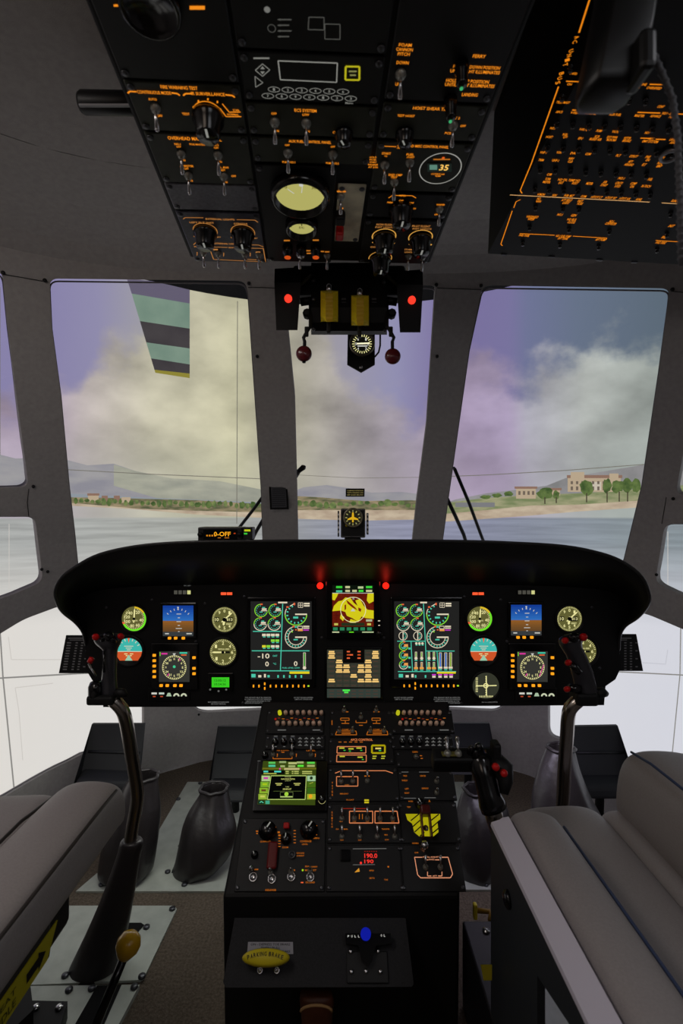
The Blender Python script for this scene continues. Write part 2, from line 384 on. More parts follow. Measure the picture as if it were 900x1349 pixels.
sh = N('ShaderNodeMapRange'); sh.inputs['From Min'].default_value = .3; sh.inputs['From Max'].default_value = .7; sh.inputs['To Min'].default_value = .6; sh.inputs['To Max'].default_value = 1.2; L(n2.outputs['Fac'], sh.inputs['Value'])
c1 = mix(1.0, cld.outputs[0], sh.outputs[0], 'MULTIPLY')
pic = mix(mr.outputs[0], sky.outputs[0], c1)
hz = N('ShaderNodeMapRange'); hz.inputs['From Min'].default_value = 1.55; hz.inputs['From Max'].default_value = 1.15; hz.inputs['To Max'].default_value = .55; L(zz, hz.inputs['Value'])
low = ramp(sep.outputs[0], [(T(60), (182, 180, 182)), (T(300), (196, 196, 170)), (T(500), (178, 172, 172)), (T(640), (182, 166, 190)), (T(800), (172, 180, 176))], 'LINEAR')
pic = mix(hz.outputs[0], pic, low.outputs[0])
# water, then the blank white foot of the screen
mp3 = N('ShaderNodeMapping'); L(uv.outputs[0], mp3.inputs[0]); mp3.inputs['Scale'].default_value = (10, 26, 1)
n3 = N('ShaderNodeTexNoise'); n3.inputs['Scale'].default_value = 1.6; n3.inputs['Detail'].default_value = 4; L(mp3.outputs[0], n3.inputs['Vector'])
wr = N('ShaderNodeMapRange'); wr.inputs['From Min'].default_value = .3; wr.inputs['From Max'].default_value = .7; wr.inputs['To Min'].default_value = .8; wr.inputs['To Max'].default_value = 1.15; L(n3.outputs['Fac'], wr.inputs['Value'])
wc = ramp(sep.outputs[0], [(T(60), (172, 174, 172)), (T(300), (168, 170, 162)), (T(450), (150, 153, 168)), (T(560), (146, 148, 172)), (T(640), (138, 142, 162)), (T(820), (140, 150, 156))], 'LINEAR')
wat = mix(1.0, wc.outputs[0], wr.outputs[0], 'MULTIPLY')
sw = N('ShaderNodeMapRange'); sw.inputs['From Min'].default_value = 1.075; sw.inputs['From Max'].default_value = 1.065; L(zz, sw.inputs['Value'])
pic = mix(sw.outputs[0], pic, wat)
foot = ramp(sep.outputs[0], [(T(0), (226, 222, 216)), (T(400), (224, 224, 224)), (T(900), (216, 217, 226))], 'LINEAR')
fw = N('ShaderNodeMapRange'); fw.inputs['From Min'].default_value = .95; fw.inputs['From Max'].default_value = .55; L(zz, fw.inputs['Value'])
pic = mix(fw.outputs[0], pic, foot.outputs[0])
e = N('ShaderNodeEmission'); o_ = N('ShaderNodeOutputMaterial'); L(pic, e.inputs[0]); L(e.outputs[0], o_.inputs[0])
root = thing('projection_screen', 'large curved projection screen beyond the windows showing a bright cloudy coast', 'screen', (0, RS, -1.2))
SCREENROOT = root
me = bpy.data.meshes.new('screen_surface'); vs = []; fs = []; uvs = []
na = 96; A0 = math.radians(-100); nz = 24
for i in range(na+1):
    az = A0+2*-A0*i/na
    for j in range(nz+1):
        z = -1.2+(ztop(max(-.6, min(.6, az)))+1.2)*j/nz; vs.append((RS*math.sin(az), RS*math.cos(az)-RS, z+1.2)); uvs.append(((math.degrees(az)+60)/120, z))
for i in range(na):
    for j in range(nz): a = i*(nz+1)+j; fs.append([a, a+nz+1, a+nz+2, a+1])
me.from_pydata(vs, [], fs); ul = me.uv_layers.new(name='uv')
for lp in me.loops: ul.data[lp.index].uv = uvs[lp.vertex_index]
for p in me.polygons: p.use_smooth = True
me.materials.append(sm_); so = bpy.data.objects.new('screen_surface', me); COL.objects.link(so); so.parent = root; W[so] = W[root].copy()
sd = so.modifiers.new('t', 'SOLIDIFY'); sd.thickness = .01; sd.offset = -1
# things shown in the picture, drawn on the screen's own surface
def onscr(name, polys, off=.004):
    b = MB()
    for pts, m in polys:
        x0 = min(p[0] for p in pts); x1 = max(p[0] for p in pts); n = max(1, int((x1-x0)/14)+1)
        for k in range(n):      # narrow upright strips follow the curve of the screen
            d = list(pts)
            for s_, lim in ((1, x0+(x1-x0)*k/n), (-1, x0+(x1-x0)*(k+1)/n)):
                o = []
                for p, q in zip(d, d[1:]+d[:1]):
                    a, c = s_*(p[0]-lim), s_*(q[0]-lim)
                    if a >= 0: o.append(p)
                    if a*c < 0: t = a/(a-c); o.append((p[0]+(q[0]-p[0])*t, p[1]+(q[1]-p[1])*t))
                d = o
            if len(d) > 2: b.add([scr(x, y, off) for x, y in d], [list(range(len(d)))], m)
        off += .0004
    return b.build(name, root)
HILL = em_noise((142, 141, 150), (160, 158, 160), 6, 'hill_img', (1, 1, 3)); HILR = em_noise((128, 128, 128), (150, 148, 150), 8, 'hillr_img')
HILG = em_noise((150, 152, 140), (172, 172, 156), 6, 'hillg_img', (1, 1, 3))
LAND = em_noise((88, 92, 66), (158, 142, 112), 9, 'land_img', (1.5, 1, 6)); SAND = em_noise((170, 150, 130), (200, 184, 160), 9, 'sand_img', (1, 1, 3))
GRASS = em_noise((120, 132, 92), (168, 164, 130), 10, 'grass_img', (1, 1, 4)); BAY = em('8f979f')
onscr('hills', [([(-120, 580), (-40, 590), (0, 599), (20, 604), (60, 603), (88, 606), (115, 613), (150, 611), (180, 621), (225, 631), (290, 634), (345, 645), (345, 662), (88, 652), (0, 640), (-120, 620)], HILL),
               ([(150, 612), (180, 621), (225, 630), (290, 634), (345, 645), (345, 664), (220, 660), (150, 640)], HILG),
               ([(380, 650), (400, 642), (430, 639), (460, 643), (490, 649), (530, 648), (560, 652), (560, 664), (380, 664)], HILL),
               ([(575, 668), (600, 658), (640, 650), (690, 644), (720, 640), (745, 630), (790, 622), (850, 612), (910, 600), (1000, 590), (1000, 668)], HILR),
               ([(-120, 622), (0, 641), (88, 650), (200, 656), (345, 662), (345, 672), (88, 660), (-120, 632)], BAY)])
onscr('shore', [([(88, 655), (150, 656), (260, 659), (345, 664), (345, 676), (260, 674), (180, 670), (88, 662)], LAND), ([(88, 662), (180, 670), (260, 673), (345, 675), (345, 682), (260, 678), (180, 671), (88, 666)], SAND),
                ([(380, 653), (420, 655), (480, 660), (540, 659), (570, 660), (570, 676), (380, 674)], LAND), ([(380, 672), (470, 672), (570, 672), (570, 684), (470, 686), (380, 683)], SAND),
                ([(575, 664), (640, 656), (700, 652), (760, 650), (850, 644), (1000, 630), (1000, 660), (850, 664), (760, 668), (680, 672), (575, 680)], GRASS),
                ([(575, 678), (640, 672), (700, 666), (760, 665), (850, 659), (1000, 648), (1000, 656), (850, 668), (760, 674), (690, 680), (575, 688)], SAND)], .006)
TREE = em_noise((62, 84, 46), (104, 124, 70), 30, 'tree_img'); TRE2 = em_noise((74, 96, 58), (126, 140, 84), 30, 'tree2_img')
def crown(cx, cy, w, h, seed):
    rr = random.Random(seed); n = 14
    return [(cx+w/2*math.cos(2*PI*k/n)*rr.uniform(.75, 1.1), cy+h/2*math.sin(2*PI*k/n)*rr.uniform(.75, 1.1)) for k in range(n)]
tl = []
for k in range(34):
    x = 100+k*7.3; tl.append((crown(x, 660+.022*(x-100)+random.uniform(-1, 2), random.uniform(5, 9), random.uniform(5, 11), k), (TREE, TRE2)[k % 2]))
for k in range(18): tl.append((crown(394+k*9, 664+random.uniform(-2, 3), random.uniform(7, 12), random.uniform(5, 10), 50+k), (TREE, TRE2)[k % 2]))
for x, y, w, h in [(718, 650, 22, 17), (733, 652, 9, 12), (773, 643, 20, 20), (800, 640, 14, 20), (814, 641, 18, 18), (826, 640, 16, 22), (838, 640, 14, 20), (670, 651, 14, 7), (655, 653, 14, 6), (640, 655, 16, 6)]: tl.append((crown(x, y, w, h, x), TREE))
for x, y0, y1 in [(718, 655, 664), (733, 655, 663), (773, 650, 662), (800, 648, 662), (816, 648, 661), (827, 648, 661)]: tl.append(([(x-.8, y0), (x+.8, y0), (x+.8, y1), (x-.8, y1)], em('4a4436')))
onscr('trees', tl, .010)['kind'] = 'stuff'
bl = []; WALL = em('b9a68c'); ROOF = em('8d6f60'); DW = em('6f6357'); WW = em('c9bfae')
for x0, y0, x1, y1, m in [(680, 643, 706, 657, WALL), (678, 641, 708, 644, ROOF), (725, 645, 738, 653, WALL), (724, 643, 740, 646, ROOF), (748, 629, 818, 648, WALL), (747, 626, 820, 630, ROOF), (778, 635, 792, 646, WW), (752, 622, 770, 630, WALL), (803, 624, 815, 630, WALL),
                          (116, 652, 130, 660, WALL), (115, 650, 131, 653, ROOF), (134, 653, 142, 661, ROOF), (160, 655, 172, 662, WALL), (150, 653, 158, 660, ROOF), (600, 662, 652, 668, em('7d7d80'))]:
    bl.append(([(x0, y0), (x1, y0), (x1, y1), (x0, y1)], m))
for k in range(9): bl.append(([(752+k*7, 634), (755+k*7, 634), (755+k*7, 638), (752+k*7, 638)], DW))
for k in range(9): bl.append(([(752+k*7, 641), (755+k*7, 641), (755+k*7, 646), (752+k*7, 646)], DW))
for k in range(4): bl.append(([(683+k*6, 647), (686+k*6, 647), (686+k*6, 652), (683+k*6, 652)], DW))
def grp(f): return [q for q in bl if f(sum(p[0] for p in q[0])/len(q[0]))]
for f in (lambda x: 676 < x < 712, lambda x: 720 < x < 741, lambda x: 742 < x < 825, lambda x: 113 < x < 132, lambda x: 132 < x < 146, lambda x: 148 < x < 175, lambda x: 595 < x < 660): onscr('building', grp(f), .008)
D1 = em_noise((58, 54, 58), (72, 68, 70), 5, 'blade_dark'); L1 = em_noise((112, 136, 122), (130, 152, 136), 5, 'blade_light'); V1 = em('645e72')
def bx(y): return 167+(y-366)*(205-167)/(493-366)
def stripe(ya, yb, yc, yd, m): return ([(bx(ya), ya), (250, yb), (250, yd), (bx(yc), yc)], m)
onscr('rotor_blade', [([(167, 368), (200, 371.5), (225, 377), (250, 383), (250, 401), (bx(388), 388)], V1), stripe(388, 401, 424, 434, L1), stripe(424, 434, 452, 460, D1), stripe(452, 460, 473, 481, L1), stripe(473, 481, 488, 493, D1), stripe(488, 493, 492, 499, em('8f8638'))], .012)
SEAMM = em('8a8884'); SEAM2 = em('77746a')
def sl(pts, wd, m, off=.014):
    b = MB()
    for p, q in zip(pts, pts[1:]):
        n = max(1, int(abs(q[0]-p[0])/20)); qs = [(p[0]+(q[0]-p[0])*k/n, p[1]+(q[1]-p[1])*k/n) for k in range(n+1)]
        for a, c in zip(qs, qs[1:]):
            d = (Vector(c)-Vector(a)).normalized(); nn = Vector((-d.y, d.x))*wd/2
            b.add([scr(*(Vector(t)+s*nn), off) for t, s in ((a, 1), (a, -1), (c, -1), (c, 1))], [[0, 1, 2, 3]], m)
    b.build('screen_seam', root)
sl([(313, 398), (312, 690)], 1, SEAM2); sl([(88, 619), (200, 625), (345, 631)], 1, SEAM2); sl([(560, 629), (640, 626), (745, 620), (850, 612)], 1, SEAM2); sl([(394, 626), (470, 630), (556, 629)], .6, SEAM2)
sl([(-60, 897), (5, 892), (110, 886), (190, 883)], 2, SEAMM); sl([(720, 885), (815, 884), (895, 888), (960, 893)], 1.6, SEAMM)
sl([(0, 830), (4, 892), (18, 1032), (22, 1070)], 2, SEAMM); sl([(897, 826), (896, 888), (882, 1030), (878, 1070)], 1.4, SEAMM)
FA = em('cfcac4'); sl([(11, 838), (15, 868), (80, 868)], 1, FA); sl([(30, 1000), (25, 936), (20, 905), (70, 899)], 1, FA); sl([(846, 872), (877, 874), (880, 855)], 1, em('c6c7d0'))
sl([(0, 380), (0, 600)], 1, SEAM2); sl([(12, 690), (12, 775)], .8, FA); sl([(880, 700), (880, 780)], .8, FA)
# ------------------------------------------------------------- instrument panel
IP = Plane(P(465, 820, 1.4), (1, 0, 0), (0, 0, 1)); SI = 1.4/F
ipanel = thing('instrument_panel', 'wide black instrument panel with hood, glowing screens and round dials', 'instrument panel', (.03, 1.42, .57))
inner = [(113, 850), (110, 836), (106, 824), (101, 812), (99, 803), (100, 795), (104, 788), (114, 782), (136, 776), (180, 772), (240, 770), (330, 769), (465, 768), (600, 769), (675, 770), (744, 772), (790, 776), (812, 782), (824, 790), (829, 800), (828, 810), (824, 819), (820, 827), (817, 838), (816, 856)]
outer = [(113, 850, 1.4), (109, 833, 1.38), (99, 820, 1.33), (82, 806, 1.27), (74, 791, 1.23), (73, 776, 1.21), (82, 760, 1.2), (102, 745, 1.2), (132, 730, 1.2), (180, 719.5, 1.2), (240, 714.5, 1.2), (330, 712.8, 1.2), (465, 712.2, 1.2), (600, 712.8, 1.2), (675, 715, 1.2), (744, 719.5, 1.2), (792, 729, 1.2), (822, 741, 1.2), (846, 760, 1.2), (856, 784, 1.22), (853, 799, 1.25), (840, 814, 1.31), (824, 825, 1.36), (817, 838, 1.39), (816, 856, 1.4)]
low_ = [(818, 880), (811, 895), (798, 904), (796, 929), (630, 930), (465, 930.5), (300, 931), (136, 931.5), (134, 906), (124, 900), (113, 882)]
mb = MB(); mb.prism([tuple(IP(*p)) for p in inner+low_][::-1], -.05, 0, BLK, IP.M); mb.build('panel_face', ipanel)
def smooth_pl(pts, n=4):
    out = []
    for i in range(len(pts)-1):
        p0 = Vector(pts[max(i-1, 0)]); p1 = Vector(pts[i]); p2 = Vector(pts[i+1]); p3 = Vector(pts[min(i+2, len(pts)-1)])
        for k in range(n):
            t = k/n; out.append(.5*((2*p1)+(p2-p0)*t+(2*p0-5*p1+4*p2-p3)*t*t+(3*p1-p0-3*p2+p3)*t**3))
    return out+[Vector(pts[-1])]
ow = smooth_pl([P(*p) for p in outer]); iw = smooth_pl([IP.world(*p) for p in inner])
mb = MB(); mb.loft([iw, [a*.5+b*.5+Vector((0, 0, .004)) for a, b in zip(iw, ow)], ow], HOOD, caps=False, closed=False)
dk = [i for i in range(len(ow)) if 8*4 <= i <= 16*4]
mb.loft([[ow[i] for i in dk], [ow[i]+Vector((0, .3, -.03-.1*abs(ow[i].x)**2)) for i in dk], [Vector((ow[i].x, 1.5, .75)) for i in dk]], HOOD, caps=False, closed=False)
gs = mb.build('glareshield', ipanel); sd = gs.modifiers.new('t', 'SOLIDIFY'); sd.thickness = .004; sd.offset = 0
mb = MB(); mb.tube(ow, .0035, mat('edge_trim', '2a2a2c', .35), seg=8); mb.build('edge_trim', ipanel)
MARK = em('efe9a2', .95); FACE = em('6d6b3a', .75); DARKF = em('15150f', 1); TEAL = em('4fd0b0', .9); WARM = em('e8dcc0', .9); LIME = em('8ce03c', .9); ORG = em('f0683c', .9)
def ring(cx, cy, r, m=BLK, lip=.006, pl=IP, par=None, name='gauge'):
    k = pl.size(cx, cy)[0]; R = r*k; mb = MB()
    mb.lathe([(R*1.2, 0), (R*1.2, lip*.7), (R*1.12, lip), (R*1.02, lip), (R*.99, .0012), (0, .0012)], m, pl.at(cx, cy), 40, True)
    return mb.build(name, par)
def numerals(pen, cx, cy, r, items, h, m, w=None):
    for t, a in items:
        a = math.radians(a); pen.text(t, cx+r*math.sin(a), cy-r*math.cos(a), (w or h*.62)*len(t), h, m, .0003)
def ticks(pen, cx, cy, r0, r1, a0, a1, n, m, wd):
    for k in range(n+1):
        a = math.radians(a0+(a1-a0)*k/n); pen.line([(cx+r0*math.sin(a), cy-r0*math.cos(a)), (cx+r1*math.sin(a), cy-r1*math.cos(a))], m, wd, dw=.0002)
def needle(par, cx, cy, ang, L, tail, m, wd=1.5, name='needle', pl=IP):
    p = Pen(pl, .0026); a = math.radians(ang); s, c = math.sin(a), math.cos(a); nx, ny = c, s
    p.poly([(cx+L*s, cy-L*c), (cx+wd*.6*nx+L*.8*s, cy+wd*.6*ny-L*.8*c), (cx+wd*.5*nx-tail*s, cy+wd*.5*ny+tail*c), (cx-wd*.5*nx-tail*s, cy-wd*.5*ny+tail*c), (cx-wd*.6*nx+L*.8*s, cy-wd*.6*ny-L*.8*c)], m)
    p.disc(cx, cy, wd*1.1, BLK, .0003); return p.build(name, par)
def airspeed(cx, cy):
    g = ring(cx, cy, 16.3, par=ipanel, name='airspeed_indicator'); p = Pen(IP, .0016)
    p.disc(cx, cy, 16.3, FACE); p.arc(cx, cy, 15, 2, 58, em('d9b72a'), 2.6, .0002); p.arc(cx, cy, 15, 58, 250, em('6fe22a'), 2.6, .0002)
    ticks(p, cx, cy, 11.5, 13.6, 20, 325, 30, MARK, .6); numerals(p, cx, cy, 9.6, [('20', 30), ('40', 100), ('60', 150), ('80', 195), ('100', 248), ('120', 285), ('140', 322)], 4.0, MARK, 2.6)
    p.poly([(cx-16, cy+4), (cx-12, cy+4.5), (cx-12.5, cy+7), (cx-15.5, cy+7)], ORG, .0004); p.text('KNOTS', cx+1, cy+2.5, 7, 1.8, MARK, .0003); p.build('dial_face', g); needle(g, cx, cy, 4, 14, 5, MARK, 1.6)
def altimeter(cx, cy):
    g = ring(cx, cy, 16.6, par=ipanel, name='altimeter'); p = Pen(IP, .0016); p.disc(cx, cy, 16.6, FACE)
    ticks(p, cx, cy, 14, 16, 0, 360, 50, MARK, .55); numerals(p, cx, cy, 11.2, [(str(k), 36*k) for k in range(10) if k not in (2, 3, 7, 8)], 4, MARK, 2.6)
    p.rect(cx-13, cy-3, cx-7, cy+3, DARKF, .0003); p.text('10', cx-10, cy, 5, 4.4, MARK, .0005); p.rect(cx+1, cy-3, cx+11, cy+3, DARKF, .0003); p.text('1013', cx+6, cy, 9, 3.6, MARK, .0005)
    p.text('FEET', cx+6, cy+6, 7, 2.2, MARK, .0003); p.build('dial_face', g); needle(g, cx, cy, 48, 14.5, 5, MARK, 1.5); needle(g, cx, cy, 190, 8, 3, MARK, 2.4)
def vsi(cx, cy, n='vertical_speed_indicator'):
    g = ring(cx, cy, 17.5, par=ipanel, name=n); p = Pen(IP, .0016); p.disc(cx, cy, 17.5, FACE)
    ticks(p, cx, cy, 14.5, 16.8, 100, 440, 40, MARK, .6); numerals(p, cx, cy, 12, [('1', 310), ('2', 0), ('4', 50), ('6', 90), ('4', 130), ('2', 180), ('1', 225)], 4.4, MARK, 2.8)
    p.text('VERTICAL SPEED', cx+1, cy-4, 15, 1.8, MARK, .0003); p.rect(cx-1, cy-1.4, cx+9, cy+1.4, DARKF, .0003); p.build('dial_face', g); needle(g, cx, cy, 270, 15, 3, MARK, 1.8)
def horizon(cx, cy):
    g = ring(cx, cy, 18, par=ipanel, name='attitude_indicator'); k = SI; p = Pen(IP, .0016); n = 40
    sk, gr = em('3fb8ac', .95), em('d0562a', .95)
    up = [(cx+17.5*math.cos(PI*i/20), cy+1-17.5*math.sin(PI*i/20)) for i in range(21)]
    dn = [(cx-17.5, cy+1), (cx-16, cy+7), (cx-12, cy+13), (cx+12, cy+13), (cx+16, cy+7), (cx+17.5, cy+1)]
    p.poly(up, sk); p.poly(dn, gr); p.line([(cx-17, cy+1), (cx+17, cy+1)], WARM, .8, dw=.0003)
    p.poly([(cx, cy+5), (cx+5, cy+13), (cx-5, cy+13)], em('9fd0b0', .9), .0003)
    for a in (-60, -40, -20, 20, 40, 60): ticks(p, cx, cy, 13, 16.5, a, a, 1, WARM, .9)
    p.poly([(cx-1.5, cy-16.5), (cx+1.5, cy-16.5), (cx, cy-10)], ORG, .0003)
    for y, w in ((-6, 12), (-3.5, 8), (-1.2, 5)): p.line([(cx-w/2, cy+y), (cx+w/2, cy+y)], WARM, .8, dw=.0003)
    for y, w in ((4.2, 12), (6.5, 8)): p.line([(cx-w/2, cy+y), (cx-1.5, cy+y)], MARK, 1.1, dw=.0004); p.line([(cx+1.5, cy+y), (cx+w/2, cy+y)], MARK, 1.1, dw=.0004)
    p.build('horizon_face', g)
def bez(x0, y0, x1, y1, name, m=GLOSS, pad=3, h=.008, pl=IP, par=None):
    a, b = pl(x0-pad, y1+pad), pl(x1+pad, y0-pad); mb = MB(); c = (a+b)/2
    mb.box((c.x, c.y, h/2), (b.x-a.x, b.y-a.y, h), m, pl.M, bev=.003); return mb.build(name, par or ipanel)
bb = MB(); bb.box((0, 0, .002), (.0085, .0068, .004), AMB, None, bev=.001); BTN = bb.mesh('backlit_button')
def buttons(par, pts, pl=IP, w=.001):
    for x, y in pts: put('backlit_button', BTN, par, pl.at(x, y, w))
def pfd(cx, cy):
    g = bez(cx-20, cy-20, cx+20, cy+20, 'attitude_display', pad=4); p = Pen(IP, .0086)
    n = 14
    for i in range(n):   # the picture's own blue-to-brown colours
        y0 = cy-20+40*i/n; y1 = y0+40/n; t = (i+.5)/n
        c = (20+int(50*t*1.2), 60+int(110*t), 150+int(90*t)) if t < .5 else (150-int(70*(t-.5)*2), 95-int(35*(t-.5)*2), 40)
        if t > .88: c = (58, 62, 64)
        p.rect(cx-20, y0, cx+20, y1, em('%02x%02x%02x' % c, .9))
    ticks(p, cx, cy+3, 17, 19.5, -48, 48, 6, WHT, .9); p.poly([(cx-1.2, cy-18), (cx+1.2, cy-18), (cx, cy-14)], WHT, .0004); p.text('2', cx, cy-16.5, 2.5, 4, WHT, .0004)
    for y, w in ((-9, 6), (-4, 3), (1, 6), (6, 3), (10, 8), (14, 2)): p.line([(cx-w/2+1, cy+y), (cx+w/2+1, cy+y)], WHT, .9, dw=.0004)
    p.rect(cx-17, cy+16, cx-12, cy+17.5, WHT, .0004); p.rect(cx+11, cy+16, cx+18, cy+17.5, WHT, .0004); p.build('display_screen', g)
    buttons(g, [(cx-11, cy+22.5), (cx-3, cy+22.5), (cx+7, cy+22.5)], w=.008)
def hsi(cx, cy, mir):
    g = bez(cx-20, cy-20, cx+20, cy+20, 'compass_display', pad=11); p = Pen(IP, .0086)
    p.rect(cx-20, cy-20, cx+20, cy+20, em('3a3a36', .8)); p.arc(cx, cy+1, 15.5, 0, 360, MARK, .5, .0002); ticks(p, cx, cy+1, 13.4, 15.8, 0, 360, 36, MARK, .8)
    numerals(p, cx, cy+1, 11, [('N', 0), ('3', 30), ('6', 60), ('E', 90), ('12', 120), ('15', 150), ('S', 180), ('21', 210), ('24', 240), ('W', 270), ('30', 300), ('33', 330)], 2.8, MARK, 1.8)
    p.poly([(cx-2, cy-17.5), (cx+2, cy-17.5), (cx, cy-13.5)], WHT, .0004); MG = em('e03aa0', .9)
    p.rect(cx-17, cy-18, cx-9, cy-16, MG, .0003); p.rect(cx-19, cy-19, cx-18, cy-14, LIME, .0003); p.rect(cx+7, cy-19, cx+17, cy-17, em('3fc0a0'), .0003); p.rect(cx+9, cy-16, cx+16, cy-14.5, ORG, .0003)
    if mir: p.line([(cx+9, cy+13), (cx+15, cy-3)], MG, 1.0, dw=.0004)
    else: p.disc(cx, cy, 1.8, em('40c890'), .0004); p.line([(cx+6, cy-11), (cx+8, cy-8)], MG, 1, dw=.0004)
    p.line([(cx-9, cy+12), (cx-7, cy+9)], MG, 1.2, dw=.0004); p.build('display_screen', g)
    buttons(g, [(cx-26, cy-15+7*k) for k in range(5)]+[(cx+26, cy-12), (cx+26, cy+2), (cx+26, cy+9)]+[(cx-17, cy+24.5), (cx-9, cy+24.5), (cx+1, cy+24.5), (cx+9, cy+24.5)], w=.008)
airspeed(177, 815); horizon(170, 857); altimeter(296, 816); vsi(294, 859); pfd(236, 817); hsi(231, 877, 0)
airspeed(632, 815); horizon(637, 857); altimeter(750, 815); vsi(768, 858); pfd(692, 816); hsi(700, 877, 1)
# deviation dial low on the right
g = ring(640, 903, 17.5, par=ipanel, name='deviation_indicator'); p = Pen(IP, .0016); p.disc(640, 903, 17.5, em('3a3c30', .8)); p.disc(640, 903, 3.4, MARK, .0002); p.disc(640, 903, 2.2, em('3a3c30', .8), .0004)
for k in range(-4, 5):
    if k: p.disc(640+k*3, 903, .7, MARK, .0004); p.disc(640, 903+k*3, .7, MARK, .0004)
for k in range(9): p.line([(626.5, 893+k*2.2), (629.5, 893+k*2.2)], MARK, .9, dw=.0003); p.line([(632+k*2.1, 916), (632+k*2.1, 918.5)], MARK, .9, dw=.0003)
p.build('dial_face', g); p = Pen(IP, .0026); p.line([(640.4, 890), (640.8, 916)], MARK, 1.3); p.build('needle', g); p = Pen(IP, .0029); p.line([(627, 903.2), (654, 902.6)], MARK, 1.3); p.build('needle', g)
# green clock readout
g = bez(280, 891, 302, 904, 'digital_clock', pad=6); p = Pen(IP, .0086); p.rect(280, 891, 303, 904, em('3fd826', .85)); p.text('12:00:12', 291, 895, 15, 3, em('1c6a14'), .0003); p.text('10:24:36', 291, 900, 15, 3, em('1c6a14'), .0003); p.build('display_screen', g)
for x, y in [(278, 907), (289, 909), (299, 907)]: p = Pen(IP, .0086); p.disc(x, y, 1.3, GRYL); p.build('button', g)
# lit captions
def lamp(x0, y0, x1, y1, m, name='annunciator_light', t=None, tm=None, par=None, pl=IP, h=.004):
    g = bez(x0, y0, x1, y1, name, BLK, 1, h, pl, par); p = Pen(pl, h+.0006); p.rect(x0, y0, x1, y1, m)
    if t: p.text(t, (x0+x1)/2, (y0+y1)/2, (x1-x0)*.75, (y1-y0)*.6, tm or BLK, .0003)
    p.build('lens', g); return g
for dx in (0, 452):
    for k in range(4): lamp(230+dx+k*5.8, 777.5, 234.4+dx+k*5.8, 782.5, em('d8d890', .9) if k == 3 else em('5a5850', .7))
for x in (299, 629.5):
    lamp(x-7.5, 780, x-.4, 783.5, em('ff5a32', 1.1)); lamp(x+.4, 780, x+7.5, 783.5, em('ff5a32', 1.1))
for x0 in (198, 681):
    g = bez(x0, 909, x0+50, 920, 'selector_strip', BLK, 3, .004); p = Pen(IP, .0046)
    for k, c in enumerate(('d8d8cc', 'c8d8c8', 'b0c8a8', 'd0d8b8', 'd0d8b8')):
        x = x0+6+k*9.7; q = em(c, .85)
        if k < 2: p.rect(x-3.5, 911.5, x+3.5, 914, q); p.rect(x-1.8, 916, x+1.8, 917.5, em('c05030', .8))
        elif k == 2: p.poly([(x-3.5, 916.5), (x+3.5, 916.5), (x+1.6, 912), (x-1.6, 912)], q)
        else: p.arc(x, 916.5, 3, -90, 90, q, 2.2)
    p.build('lens', g)
def redlamp(x, y):
    mb = MB(); M = IP.at(x, y); mb.lathe([(.011, 0), (.011, .006), (.009, .008)], BLK, M, 20); g = mb.build('warning_lamp', ipanel)
    mb = MB(); mb.lathe([(.0088, .007), (.0088, .012), (.006, .016), (0, .017)], em('ff2214', 1.6), M, 20); mb.build('lens', g)
redlamp(422, 771); redlamp(508, 771)
for x in (422, 508):
    l = bpy.data.lights.new('lamp_glow', 'POINT'); l.energy = .012; l.color = (1, .05, .03); l.shadow_soft_size = .006
    o = bpy.data.objects.new('lamp_glow', l); COL.objects.link(o); o.location = IP.world(x, 769, .024)
